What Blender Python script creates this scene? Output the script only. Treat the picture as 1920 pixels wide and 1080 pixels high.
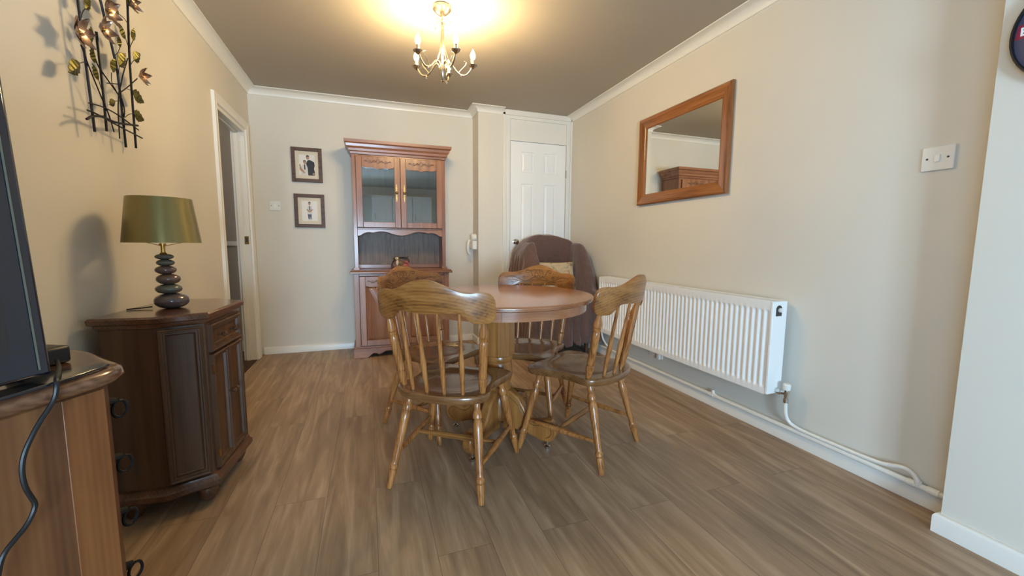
import bpy, bmesh, math, random
from mathutils import Vector, Matrix
random.seed(7)
for o in list(bpy.data.objects): bpy.data.objects.remove(o)
SC = bpy.context.scene; COL = SC.collection
PI = math.pi

# ------------------------------------------------------------------ camera, world, exposure
RX = Vector((0.94398971, -0.32991352, 0.00636363)); FW = Vector((0.32868655, 0.93842665, -0.10639822))
UP = RX.cross(FW)
cam = bpy.data.objects.new('camera', bpy.data.cameras.new('camera')); COL.objects.link(cam)
cam.matrix_world = Matrix(((RX.x, UP.x, -FW.x, 0), (RX.y, UP.y, -FW.y, 0), (RX.z, UP.z, -FW.z, .998), (0, 0, 0, 1)))
cam.data.sensor_width = 36; cam.data.lens = 765.6/1920*36; cam.data.clip_start = .02
SC.camera = cam
w = bpy.data.worlds.new('daylight'); SC.world = w; w.use_nodes = True
w.node_tree.nodes['Background'].inputs[0].default_value = (.62, .76, 1, 1)
w.node_tree.nodes['Background'].inputs[1].default_value = 1.2
SC.view_settings.view_transform = 'Standard'; SC.view_settings.look = 'None'
SC.view_settings.gamma = 1; SC.view_settings.use_curve_mapping = False
SC.view_settings.exposure = 0.0
def area_light(name, loc, rot, sx, sy, power, color):
    l = bpy.data.lights.new(name, 'AREA'); l.shape = 'RECTANGLE'; l.size = sx; l.size_y = sy
    l.energy = power; l.color = color
    o = bpy.data.objects.new(name, l); COL.objects.link(o); o.location = loc; o.rotation_euler = rot
    return o
area_light('patio_daylight', (-1.35, -1.15, 1.25), (0, -PI/2, 0), 1.9, 1.5, 60, (.38, .66, 1))
area_light('rear_daylight', (-.1, -2.75, .95), (PI/2, 0, 0), 1.2, .95, 250, (.51, .75, 1))

H = 2.295; XL, XR, D = -.9257, 2.0103, 4.119
F = 3.899; XC = 1.0152; XN = 1.866; YN = .7657

# ------------------------------------------------------------------ materials
def lin(c):
    return tuple(((v/255+.055)/1.055)**2.4 if v/255 > .04045 else v/255/12.92 for v in c)+(1,)
def mat(name, col, rough=.5, metal=0, spec=.5, noise=0, scale=20, bump=0, coat=0, sheen=0, emit=None, estr=0, alpha=None):
    m = bpy.data.materials.new(name); m.use_nodes = True; nt = m.node_tree; b = nt.nodes['Principled BSDF']
    b.inputs['Base Color'].default_value = lin(col); b.inputs['Roughness'].default_value = rough
    b.inputs['Metallic'].default_value = metal; b.inputs['Specular IOR Level'].default_value = spec
    b.inputs['Coat Weight'].default_value = coat; b.inputs['Coat Roughness'].default_value = .12
    b.inputs['Sheen Weight'].default_value = sheen
    if emit: b.inputs['Emission Color'].default_value = lin(emit); b.inputs['Emission Strength'].default_value = estr
    tc = nt.nodes.new('ShaderNodeTexCoord'); n = nt.nodes.new('ShaderNodeTexNoise')
    n.inputs['Scale'].default_value = scale; n.inputs['Detail'].default_value = 6
    nt.links.new(tc.outputs['Object'], n.inputs['Vector'])
    if noise:
        mx = nt.nodes.new('ShaderNodeMix'); mx.data_type = 'RGBA'
        c = lin(col); mx.inputs[6].default_value = tuple(v*(1-noise) for v in c[:3])+(1,)
        mx.inputs[7].default_value = tuple(min(1, v*(1+noise)) for v in c[:3])+(1,)
        nt.links.new(n.outputs['Fac'], mx.inputs[0]); nt.links.new(mx.outputs[2], b.inputs['Base Color'])
    if bump:
        bp = nt.nodes.new('ShaderNodeBump'); bp.inputs['Strength'].default_value = bump; bp.inputs['Distance'].default_value = .002
        nt.links.new(n.outputs['Fac'], bp.inputs['Height']); nt.links.new(bp.outputs['Normal'], b.inputs['Normal'])
    return m
def wood(name, c1, c2, c3, axis='z', rough=.35, scale=1.0, coat=.25, grain=1.0, bump=.15, spec=.5, rings=3.0):
    """grain runs along axis; c1 dark streak, c2 mid, c3 light"""
    m = bpy.data.materials.new(name); m.use_nodes = True; nt = m.node_tree; b = nt.nodes['Principled BSDF']; L = nt.links.new
    tc = nt.nodes.new('ShaderNodeTexCoord'); mp = nt.nodes.new('ShaderNodeMapping')
    s = {'x': (.07, 1, 1), 'y': (1, .07, 1), 'z': (1, 1, .07)}[axis]
    mp.inputs['Scale'].default_value = tuple(v*scale for v in s)
    L(tc.outputs['Object'], mp.inputs['Vector'])
    n1 = nt.nodes.new('ShaderNodeTexNoise'); n1.inputs['Scale'].default_value = 22; n1.inputs['Detail'].default_value = 6; n1.inputs['Distortion'].default_value = .25
    n2 = nt.nodes.new('ShaderNodeTexNoise'); n2.inputs['Scale'].default_value = 150; n2.inputs['Detail'].default_value = 3
    L(mp.outputs[0], n1.inputs['Vector']); L(mp.outputs[0], n2.inputs['Vector'])
    # growth rings: sine of a warped coordinate
    n3 = nt.nodes.new('ShaderNodeTexNoise'); n3.inputs['Scale'].default_value = rings; n3.inputs['Detail'].default_value = 1
    L(mp.outputs[0], n3.inputs['Vector'])
    dt = nt.nodes.new('ShaderNodeVectorMath'); dt.operation = 'DOT_PRODUCT'; dt.inputs[1].default_value = {'x': (0, .7, 1), 'y': (1, 0, .7), 'z': (1, .7, 0)}[axis]
    L(mp.outputs[0], dt.inputs[0])
    mf = nt.nodes.new('ShaderNodeMath'); mf.operation = 'MULTIPLY'; mf.inputs[1].default_value = 520/scale; L(dt.outputs['Value'], mf.inputs[0])
    mu = nt.nodes.new('ShaderNodeMath'); mu.operation = 'MULTIPLY_ADD'; mu.inputs[1].default_value = 26; L(n3.outputs['Fac'], mu.inputs[0]); L(mf.outputs[0], mu.inputs[2])
    sn = nt.nodes.new('ShaderNodeMath'); sn.operation = 'SINE'; L(mu.outputs[0], sn.inputs[0])
    a1 = nt.nodes.new('ShaderNodeMath'); a1.operation = 'MULTIPLY_ADD'; a1.inputs[1].default_value = .075*grain; L(sn.outputs[0], a1.inputs[0]); L(n1.outputs['Fac'], a1.inputs[2])
    a2 = nt.nodes.new('ShaderNodeMath'); a2.operation = 'SUBTRACT'; L(n2.outputs['Fac'], a2.inputs[0]); a2.inputs[1].default_value = .5
    a3 = nt.nodes.new('ShaderNodeMath'); a3.operation = 'MULTIPLY_ADD'; L(a2.outputs[0], a3.inputs[0]); a3.inputs[1].default_value = .5*grain; L(a1.outputs[0], a3.inputs[2])
    r = nt.nodes.new('ShaderNodeValToRGB'); e = r.color_ramp.elements
    e[0].position = .22; e[0].color = lin(c1); e[1].position = .78; e[1].color = lin(c3)
    k = e.new(.5); k.color = lin(c2)
    L(a3.outputs[0], r.inputs[0]); L(r.outputs[0], b.inputs['Base Color'])
    b.inputs['Roughness'].default_value = rough; b.inputs['Coat Weight'].default_value = coat; b.inputs['Coat Roughness'].default_value = .15
    b.inputs['Specular IOR Level'].default_value = spec
    bp = nt.nodes.new('ShaderNodeBump'); bp.inputs['Strength'].default_value = bump; bp.inputs['Distance'].default_value = .001
    L(a3.outputs[0], bp.inputs['Height']); L(bp.outputs['Normal'], b.inputs['Normal'])
    return m
M = {}
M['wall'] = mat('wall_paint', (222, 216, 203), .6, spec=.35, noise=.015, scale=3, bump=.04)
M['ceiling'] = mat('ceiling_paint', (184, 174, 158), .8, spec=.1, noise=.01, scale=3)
M['trim'] = mat('white_gloss_trim', (236, 233, 224), .35, spec=.5, noise=.01, scale=5)
M['white'] = mat('white_enamel', (246, 246, 243), .3, noise=.01, scale=5)
M['plastic'] = mat('white_plastic', (236, 234, 226), .35, noise=.01, scale=5)
M['dark_dot'] = mat('dark_screw', (60, 55, 50), .5, noise=.1)
M['chrome'] = mat('chrome', (215, 213, 208), .12, 1, noise=.03)
M['steel'] = mat('brushed_nickel', (188, 176, 158), .27, 1, noise=.05, scale=60)
M['brass'] = mat('antique_brass', (190, 150, 80), .3, 1, noise=.15, scale=60)
M['brassdark'] = mat('dark_brass', (120, 96, 60), .35, 1, noise=.2, scale=60)
M['iron'] = mat('black_iron', (34, 32, 33), .45, .6, noise=.2, scale=80)
M['oakz'] = wood('oak_turned', (104, 58, 22), (166, 106, 54), (190, 132, 76), 'z', .3, 1.6)
M['oakx'] = wood('oak_across', (92, 54, 22), (150, 98, 48), (170, 118, 64), 'x', .32, 1.3, rings=3, grain=1.0)
M['oaky'] = wood('oak_seat', (82, 50, 24), (120, 80, 45), (138, 96, 58), 'x', .25, 1.0, coat=.6, grain=.7)
M['tabletop'] = wood('oak_table_top', (130, 82, 52), (162, 106, 70), (178, 122, 84), 'x', .24, .8, coat=.5, grain=.5)
M['tablewood'] = wood('oak_table_base', (112, 72, 32), (156, 102, 50), (174, 120, 64), 'z', .3, 1.1, grain=.6)
M['hutchz'] = wood('hutch_oak_upright', (118, 74, 48), (150, 101, 72), (168, 118, 87), 'z', .35, 1.2, coat=.35, grain=.6)
M['hutchx'] = wood('hutch_oak_level', (118, 74, 48), (150, 101, 72), (170, 120, 89), 'x', .33, 1.2, coat=.35, grain=.6)
M['hutchc'] = wood('hutch_oak_carving', (80, 48, 30), (112, 72, 48), (136, 92, 64), 'x', .35, 1.2, coat=.35, grain=.6)
M['hutchb'] = wood('hutch_dark_back', (92, 74, 62), (124, 106, 92), (140, 122, 108), 'z', .5, 2.2, coat=0)
M['darkz'] = wood('dark_oak_upright', (56, 35, 21), (84, 56, 35), (104, 73, 48), 'z', .42, 1.0, coat=.2, grain=.25)
M['darkx'] = wood('dark_oak_level', (54, 32, 20), (88, 56, 37), (112, 76, 53), 'y', .36, 1.5, coat=.3, grain=.8)
M['darktop'] = wood('dark_oak_top', (64, 38, 26), (90, 57, 40), (108, 72, 52), 'y', .22, 1.0, coat=.6, grain=.6)
M['rose'] = wood('sheesham', (46, 26, 14), (98, 60, 34), (130, 86, 50), 'z', .5, .55, coat=.05, rings=4, grain=.35)
M['rosetop'] = wood('sheesham_top', (70, 44, 30), (112, 76, 54), (136, 98, 72), 'y', .2, .8, coat=.6)
M['pine'] = wood('honey_pine', (92, 52, 22), (150, 92, 44), (172, 114, 62), 'z', .25, 1.0, coat=.5, grain=.6)
M['piney'] = wood('honey_pine_level', (92, 52, 22), (150, 92, 44), (172, 114, 62), 'y', .25, 1.0, coat=.5, grain=.6)
M['frame'] = wood('walnut_frame', (58, 38, 26), (92, 64, 48), (108, 78, 58), 'x', .5, 2, coat=0)
M['rubber'] = mat('black_plastic', (20, 20, 22), .4, noise=.1)
M['mirror'] = mat('mirror_silver', (235, 238, 236), .01, 1, noise=0)
def throwmat():
    m = mat('brown_plush', (104, 82, 76), .95, spec=.1, noise=.25, scale=55, bump=.9, sheen=.6)
    m.node_tree.nodes['Principled BSDF'].inputs['Sheen Tint'].default_value = (.8, .7, .66, 1)
    return m
M['throw'] = throwmat()
M['leather'] = mat('black_leather', (28, 25, 25), .45, noise=.15, bump=.2)
def glassmat(name, col=(.9, .95, .95), gl=.12):
    m = bpy.data.materials.new(name); m.use_nodes = True; nt = m.node_tree; nt.nodes.remove(nt.nodes['Principled BSDF'])
    t = nt.nodes.new('ShaderNodeBsdfTransparent'); t.inputs[0].default_value = col+(1,)
    g = nt.nodes.new('ShaderNodeBsdfGlossy'); g.inputs['Roughness'].default_value = .02
    f = nt.nodes.new('ShaderNodeFresnel'); f.inputs[0].default_value = 1.5
    ad = nt.nodes.new('ShaderNodeMath'); ad.operation = 'ADD'; ad.inputs[1].default_value = gl; nt.links.new(f.outputs[0], ad.inputs[0])
    mx = nt.nodes.new('ShaderNodeMixShader'); nt.links.new(ad.outputs[0], mx.inputs[0])
    nt.links.new(t.outputs[0], mx.inputs[1]); nt.links.new(g.outputs[0], mx.inputs[2])
    nt.links.new(mx.outputs[0], nt.nodes['Material Output'].inputs[0]); return m
M['glass'] = glassmat('cabinet_glass', (.85, .9, .92), .3)
M['pane'] = glassmat('window_glass', (.97, .98, .98), .0)
def floormat():
    m = bpy.data.materials.new('oak_laminate'); m.use_nodes = True; nt = m.node_tree; b = nt.nodes['Principled BSDF']; L = nt.links.new
    tc = nt.nodes.new('ShaderNodeTexCoord'); mp = nt.nodes.new('ShaderNodeMapping'); mp.inputs['Rotation'].default_value = (0, 0, PI/2)
    L(tc.outputs['Object'], mp.inputs[0])
    br = nt.nodes.new('ShaderNodeTexBrick'); br.offset = .37; br.inputs['Scale'].default_value = 1
    br.inputs['Brick Width'].default_value = 1.22; br.inputs['Row Height'].default_value = .182
    br.inputs['Mortar Size'].default_value = .0009; br.inputs['Mortar Smooth'].default_value = .3; br.inputs['Bias'].default_value = 0
    br.inputs['Color1'].default_value = (0, 0, 0, 1); br.inputs['Color2'].default_value = (1, 1, 1, 1); br.inputs['Mortar'].default_value = (.5, .5, .5, 1)
    L(mp.outputs[0], br.inputs['Vector'])
    # per-plank offset of the grain
    cb = nt.nodes.new('ShaderNodeCombineXYZ'); ml = nt.nodes.new('ShaderNodeMath'); ml.operation = 'MULTIPLY'; ml.inputs[1].default_value = 7.3
    L(br.outputs['Color'], ml.inputs[0]); L(ml.outputs[0], cb.inputs[2]); L(ml.outputs[0], cb.inputs[0])
    ad = nt.nodes.new('ShaderNodeVectorMath'); ad.operation = 'ADD'; L(tc.outputs['Object'], ad.inputs[0]); L(cb.outputs[0], ad.inputs[1])
    m2 = nt.nodes.new('ShaderNodeMapping'); m2.inputs['Scale'].default_value = (1, .09, 1); L(ad.outputs[0], m2.inputs[0])
    n1 = nt.nodes.new('ShaderNodeTexNoise'); n1.inputs['Scale'].default_value = 16; n1.inputs['Detail'].default_value = 6; n1.inputs['Distortion'].default_value = 1.4; L(m2.outputs[0], n1.inputs['Vector'])
    n2 = nt.nodes.new('ShaderNodeTexNoise'); n2.inputs['Scale'].default_value = 130; n2.inputs['Detail'].default_value = 4; L(m2.outputs[0], n2.inputs['Vector'])
    n3 = nt.nodes.new('ShaderNodeTexNoise'); n3.inputs['Scale'].default_value = 2.5; n3.inputs['Detail'].default_value = 1; L(m2.outputs[0], n3.inputs['Vector'])
    mu = nt.nodes.new('ShaderNodeMath'); mu.operation = 'MULTIPLY'; mu.inputs[1].default_value = 80; L(n3.outputs['Fac'], mu.inputs[0])
    sn = nt.nodes.new('ShaderNodeMath'); sn.operation = 'SINE'; L(mu.outputs[0], sn.inputs[0])
    def mad(a, k, c):
        q = nt.nodes.new('ShaderNodeMath'); q.operation = 'MULTIPLY_ADD'; L(a, q.inputs[0]); q.inputs[1].default_value = k
        if isinstance(c, (int, float)): q.inputs[2].default_value = c
        else: L(c, q.inputs[2])
        return q.outputs[0]
    s = mad(sn.outputs[0], .03, n1.outputs['Fac']); s = mad(n2.outputs['Fac'], .2, s); s = mad(br.outputs['Color'], .09, s); s = mad(s, 1, -.14)
    r = nt.nodes.new('ShaderNodeValToRGB'); e = r.color_ramp.elements
    e[0].position = .26; e[0].color = lin((128, 104, 82)); e[1].position = .8; e[1].color = lin((188, 162, 134))
    k = e.new(.52); k.color = lin((157, 131, 104)); L(s, r.inputs[0])
    mx = nt.nodes.new('ShaderNodeMix'); mx.data_type = 'RGBA'; mx.inputs[7].default_value = lin((104, 86, 70)); L(r.outputs[0], mx.inputs[6]); L(br.outputs['Fac'], mx.inputs[0])
    L(mx.outputs[2], b.inputs['Base Color']); b.inputs['Roughness'].default_value = .42; b.inputs['Specular IOR Level'].default_value = .4
    bp = nt.nodes.new('ShaderNodeBump'); bp.inputs['Strength'].default_value = .15; bp.inputs['Distance'].default_value = .001
    L(s, bp.inputs['Height']); L(bp.outputs[0], b.inputs['Normal'])
    return m
M['floor'] = floormat()
M['carpet'] = mat('brown_carpet', (84, 68, 58), .95, noise=.3, scale=300, bump=.5, spec=.1)
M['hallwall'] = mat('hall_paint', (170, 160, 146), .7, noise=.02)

# ------------------------------------------------------------------ mesh builder
class G:
    def __init__(s, T=None): s.bm = bmesh.new(); s.T = T or Matrix(); s.mi = 0
    def v(s, p): return s.bm.verts.new(s.T @ Vector(p))
    def f(s, vs, mi=None):
        try: q = s.bm.faces.new(vs); q.material_index = s.mi if mi is None else mi; q.smooth = True; return q
        except ValueError: return None
    def box(s, x0, x1, y0, y1, z0, z1):
        v = [s.v(p) for p in ((x0,y0,z0),(x1,y0,z0),(x1,y1,z0),(x0,y1,z0),(x0,y0,z1),(x1,y0,z1),(x1,y1,z1),(x0,y1,z1))]
        for i in ((0,3,2,1),(4,5,6,7),(0,1,5,4),(1,2,6,5),(2,3,7,6),(3,0,4,7)): s.f([v[j] for j in i])
    def prism(s, poly, d0, d1, ax='z'):
        """poly in the two other axes (order x,y / x,z / y,z), extruded along ax"""
        mk = {'z': lambda a,b,d: (a,b,d), 'y': lambda a,b,d: (a,d,b), 'x': lambda a,b,d: (d,a,b)}[ax]
        A = [s.v(mk(a,b,d0)) for a,b in poly]; B = [s.v(mk(a,b,d1)) for a,b in poly]; n = len(poly)
        s.f(A); s.f(B[::-1])
        for i in range(n): s.f([A[i], B[i], B[(i+1)%n], A[(i+1)%n]])
    def loft(s, rings, closed=True, caps=True):
        R = [[s.v(p) for p in r] for r in rings]; n = len(R[0])
        for a, b in zip(R, R[1:]):
            for i in range(n if closed else n-1): s.f([a[i], a[(i+1)%n], b[(i+1)%n], b[i]])
        if caps: s.f(R[0][::-1]); s.f(R[-1])
        return R
    def lathe(s, p0, p1, prof, n=14, sx=1, sy=1):
        """prof: (t along p0-p1, radius)"""
        p0 = Vector(p0); p1 = Vector(p1); a = (p1-p0).normalized()
        u = a.orthogonal().normalized() if abs(a.z) < .999 else Vector((1,0,0)); w_ = a.cross(u)
        if abs(a.z) > .5: u = (Vector((1,0,0))-a*a.x).normalized(); w_ = a.cross(u)
        s.loft([[p0+(p1-p0)*t+(u*math.cos(2*PI*k/n)*r*sx+w_*math.sin(2*PI*k/n)*r*sy) for k in range(n)] for t, r in prof])
    def tube(s, pts, r, n=8, smooth=0, closed=False):
        P = [Vector(p) for p in pts]
        for _ in range(smooth):
            Q = [P[0]]
            for a, b in zip(P, P[1:]): Q += [a*.75+b*.25, a*.25+b*.75]
            P = Q+[P[-1]]
        rs = r if isinstance(r, (list, tuple)) else None
        rings = []; u = None
        for i, p in enumerate(P):
            t = (P[min(i+1, len(P)-1)]-P[max(i-1, 0)]).normalized()
            if u is None: u = t.orthogonal().normalized()
            u = (u-t*u.dot(t)).normalized(); w_ = t.cross(u)
            rr = (rs[0]+(rs[1]-rs[0])*i/(len(P)-1)) if rs else r
            rings.append([p+(u*math.cos(2*PI*k/n)+w_*math.sin(2*PI*k/n))*rr for k in range(n)])
        s.loft(rings)
    def ell(s, c, rx, ry, rz, n=20, m=12, rot=None, pw=1):
        rot = rot or Matrix(); rings = []
        sg = lambda q, e: math.copysign(abs(q)**e, q)
        for i in range(1, m):
            a = -PI/2+PI*i/m
            rings.append([Vector(c)+rot @ Vector((rx*sg(math.cos(a),pw)*math.cos(2*PI*k/n), ry*sg(math.cos(a),pw)*math.sin(2*PI*k/n), rz*math.sin(a))) for k in range(n)])
        s.loft(rings)
    def sweep(s, path, prof, side=1, closed=False, z0=0):
        """path: (x,y) list; prof: (offset to the left*side, z); mitred"""
        n = len(path); P = [Vector(p) for p in path]; rings = []
        for i in range(n):
            if closed: a, b = P[i-1], P[(i+1)%n]
            else: a, b = P[max(i-1,0)], P[min(i+1,n-1)]
            d1 = (P[i]-a).normalized() if (P[i]-a).length > 1e-9 else (b-P[i]).normalized()
            d2 = (b-P[i]).normalized() if (b-P[i]).length > 1e-9 else d1
            n1 = Vector((-d1.y, d1.x))*side; n2 = Vector((-d2.y, d2.x))*side
            m = (n1+n2); m = m/max(.2, m.dot(n1))
            rings.append([(P[i].x+m.x*o, P[i].y+m.y*o, z0+z) for o, z in prof])
        if closed: rings.append(rings[0])
        s.loft(rings, True, not closed)
    def build(s, name, m, parent=None, bevel=0, ang=35, seg=2, sub=0, loc=None, rotz=0, weld=True):
        if weld: bmesh.ops.remove_doubles(s.bm, verts=s.bm.verts, dist=1e-6)
        bmesh.ops.recalc_face_normals(s.bm, faces=s.bm.faces)
        me = bpy.data.meshes.new(name); s.bm.to_mesh(me); s.bm.free()
        for q in (m if isinstance(m, (list, tuple)) else [m]): me.materials.append(M[q])
        me.set_sharp_from_angle(angle=math.radians(ang))
        o = bpy.data.objects.new(name, me); COL.objects.link(o)
        if parent: o.parent = parent
        if loc: o.location = loc
        o.rotation_euler.z = rotz
        if bevel:
            b = o.modifiers.new('bevel', 'BEVEL'); b.width = bevel; b.segments = seg; b.limit_method = 'ANGLE'; b.angle_limit = math.radians(40)
        if sub: q = o.modifiers.new('sub', 'SUBSURF'); q.levels = q.render_levels = sub
        return o
def thing(name, label, cat, loc=(0,0,0), rotz=0, group=None):
    o = bpy.data.objects.new(name, None); COL.objects.link(o); o.location = loc; o.rotation_euler.z = rotz
    o.empty_display_size = .1; o['label'] = label; o['category'] = cat
    if group: o['group'] = group
    return o
def tag(o, label, cat, group=None):
    o['label'] = label; o['category'] = cat
    if group: o['group'] = group
    return o
def struct(o): o['kind'] = 'structure'; return o
def frameT(o, u, n):
    """matrix with local x along u, local y along n (outward), z up, origin o"""
    u = Vector((u[0], u[1], 0)).normalized(); n = Vector((n[0], n[1], 0)).normalized()
    return Matrix(((u.x, n.x, 0, o[0]), (u.y, n.y, 0, o[1]), (0, 0, 1, o[2]), (0, 0, 0, 1)))

# ------------------------------------------------------------------ the room
g = G(); g.box(XL, XR+.2, -2.5, D+.02, -.05, 0); struct(g.build('floor', 'floor'))
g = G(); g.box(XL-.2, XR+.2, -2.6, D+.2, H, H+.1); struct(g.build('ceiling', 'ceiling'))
OY0, OY1, OZ = 3.28, 3.965, 1.915      # doorway in the left wall
g = G(); T = .095
g.box(XL-T, XL, -.3, OY0, 0, H); g.box(XL-T, XL, OY1, D, 0, H); g.box(XL-T, XL, OY0, OY1, OZ, H)
g.box(XL-T, XL, -2.5, -2.0, 0, H); g.box(XL-T, XL, -2.0, -.3, 2.15, H)
struct(g.build('wall_left', 'wall', weld=False))
g = G(); g.box(XL-T, XC, D, D+.1, 0, H); struct(g.build('wall_back', 'wall'))
g = G(); g.box(XC, 1.267, F, D+.1, 0, H); struct(g.build('wall_pier', 'wall'))
g = G(); g.box(XR, XR+.1, YN, D+.1, 0, H); struct(g.build('wall_right', 'wall'))
g = G(); g.box(XN, XR+.1, -2.5, YN, 0, H); struct(g.build('wall_near_right', 'wall'))
g = G(); g.box(XL-T, -.7, -2.6, -2.5, 0, H); g.box(.5, XN+.1, -2.6, -2.5, 0, H); g.box(-.7, .5, -2.6, -2.5, 0, .4); g.box(-.7, .5, -2.6, -2.5, 1.42, H)
struct(g.build('wall_rear', 'wall', weld=False))
# windows behind the camera
def win(name, T_, w_, z0, z1, nm):
    g = G(T_)
    for a, b in ((0, .05), (w_/2-.025, w_/2+.025), (w_-.05, w_)): g.box(a, b, -.06, 0, z0, z1)
    g.box(0, w_, -.06, 0, z0, z0+.05); g.box(0, w_, -.06, 0, z1-.05, z1)
    o = struct(g.build(name, 'white', weld=False))
    g = G(T_); g.box(.05, w_-.05, -.035, -.03, z0+.05, z1-.05); g.build('window_pane', 'pane', o)
win('window_1', frameT((XL-.01, -2.0, 0), (0, 1), (1, 0)), 1.7, 0, 2.15, 0)
win('window_2', frameT((-.7, -2.51, 0), (1, 0), (0, 1)), 1.2, .4, 1.42, 0)
# kitchen wall units on the rear wall (seen as reflections in the cabinet glass)
for k in range(3):
    x = .10+k*.445
    t = thing('kitchen_wall_unit', ['white kitchen wall unit nearest the rear window', 'middle white kitchen wall unit on the rear wall', 'white kitchen wall unit nearest the right wall, at the rear'][k], 'cabinet', (x, -2.5, 1.46), 0, 'white wall units on the rear wall')
    g = G(); g.box(0, .44, .002, .30, 0, .62); g.build('body', 'white', t)
    g = G(); g.box(.004, .436, .302, .32, .004, .616); d = g.build('door', 'trim', t, .003)
    g = G(); g.tube([(.06, .322, .08), (.06, .34, .08), (.06, .34, .2), (.06, .322, .2)], .005); g.build('handle', 'steel', d)

# coving
def cove():
    pts = [(0, H-.054), (.008, H-.054)]
    for k in range(9):
        a = PI/2*k/8; pts.append((.066-.058*math.cos(a), H-.054+.046*math.sin(a)))
    return pts+[(.072, H-.008), (.072, H-.001), (0, H-.001)]
g = G(); g.sweep([(XL, -2.5), (XL, D), (XC, D), (XC, F), (1.267, F)], cove(), -1); struct(g.build('trim_1', 'trim', ang=25))
g = G(); g.sweep([(XR, F-.012), (XR, YN), (XN, YN), (XN, -2.5)], cove(), -1); struct(g.build('trim_2', 'trim', ang=25))
# skirting boards
def skirt(h): return [(0, 0), (.016, 0), (.016, h-.012), (.012, h-.004), (.006, h), (0, h)]
g = G(); g.sweep([(XL+.017, D), (XC, D), (XC, F), (1.262, F)], skirt(.062), -1); struct(g.build('baseboard_back', 'trim'))
g = G(); g.sweep([(XR, F-.013), (XR, YN)], skirt(.066), -1); struct(g.build('baseboard_right', 'trim'))
g = G(); g.sweep([(XR-.02, YN), (XN, YN), (XN, -2.5)], skirt(.07), -1); struct(g.build('baseboard_near_right', 'trim'))
g = G(); g.sweep([(XL, -.28), (XL, OY0-.066)], skirt(.062), -1); struct(g.build('baseboard_left', 'trim'))

# doorway: lining, stops, architrave
g = G()
for y0, y1, s in ((OY0-.0, OY0+.03, 1), (OY1-.03, OY1, -1)):
    g.box(XL-T, XL+.002, y0, y1, 0, OZ)
    ys = (y1, y1+.012) if s > 0 else (y0-.012, y0)
    g.box(XL-T+.02, XL-.045, ys[0], ys[1], 0, OZ-.03)
g.box(XL-T, XL+.002, OY0+.03, OY1-.03, OZ-.03, OZ); g.box(XL-T+.02, XL-.045, OY0+.03, OY1-.03, OZ-.042, OZ-.03)
o = struct(g.build('door_1', 'trim', bevel=.0015))
ap = [(0, 0), (.014, .004), (.016, .012), (.012, .02), (.014, .05), (.018, .056), (.018, .062), (0, .066)]
g = G()
for yi, s in ((OY0, -1), (OY1, 1)):
    g.loft([[(XL+a, yi+s*b-s*.006, z if z == 0 else OZ-.006+b) for a, b in ap] for z in (0, 1)])
g.loft([[(XL+a, (OY0+.006-b) if k == 0 else (OY1-.006+b), OZ-.006+b) for a, b in ap] for k in (0, 1)])
struct(g.build('trim_3', 'trim'))
g = G(); g.box(XL-.038, XL-.008, OY1-.033, OY1-.03, .985, 1.05); o2 = g.build('strike_plate', 'brass', o)
g = G(); g.box(XL-.03, XL-.016, OY1-.0345, OY1-.0331, 1.0, 1.035); g.build('latch_hole', 'dark_dot', o2)
# the hall beyond
g = G(); g.box(XL-1.6, XL-.001, OY0-1.2, OY1+.6, -.06, -.004); g.box(XL-T, XL-.001, OY0, OY1, -.004, .004); struct(g.build('trim_4', 'carpet', weld=False))
g = G(); g.box(XL-1.6, XL-T-.001, OY1+.35, OY1+.42, 0, H); g.box(XL-1.66, XL-1.6, OY0-1.2, OY1+.42, 0, H); g.box(XL-1.6, XL-T-.001, OY0-1.26, OY0-1.2, 0, H); g.box(XL-1.66, XL-.201, OY0-1.26, OY1+.42, H, H+.1); g.box(XL-T-.0005, XL-T, OY0-1.26, OY0-.001, 0, H)
struct(g.build('wall_hall', 'hallwall', weld=False))
g = G(); g.box(XL-1.6, XL-T-.001, OY1+.338, OY1+.349, .97, 1.01); g.box(XL-1.6, XL-T-.001, OY1+.333, OY1+.349, 0, .1); struct(g.build('trim_5', 'trim', weld=False))
t = thing('hall_switch', 'small grey switch plate on the hall wall beyond the doorway', 'switch', (-1.265, OY1+.349, 1.345))
g = G(); g.box(-.04, .04, -.01, -.001, -.045, .045); g.build('plate', 'hallwall', t, .002)
g = G(); g.box(-.008, .008, -.014, -.0101, -.014, .014); g.build('rocker', 'dark_dot', t)

t = thing('added_hall_lamp', 'added opal bowl lamp, out of view, brightening the hall beyond the doorway', 'ceiling light', (-1.75, 3.35, H))  # invented lamp, out of view, put in to brighten the hall
M['opal'] = mat('hall_fill_glow', (250, 245, 235), .4, emit=(255, 244, 226), estr=4)  # glow for the added hall lamp
g = G(); g.lathe((0, 0, -.001), (0, 0, -.07), [(0, .12), (.2, .125), (.6, .11), (.9, .06), (1, .01)], 32); g.build('fill_bowl', 'opal', t)
hl = bpy.data.lights.new('hall_fill', 'POINT'); hl.energy = 9; hl.color = (1, .92, .8); hl.shadow_soft_size = .08  # added fill that lifts the dark hall, no known source
ho = bpy.data.objects.new('hall_fill', hl); COL.objects.link(ho); ho.location = (-1.75, 3.35, H-.16)

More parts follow.
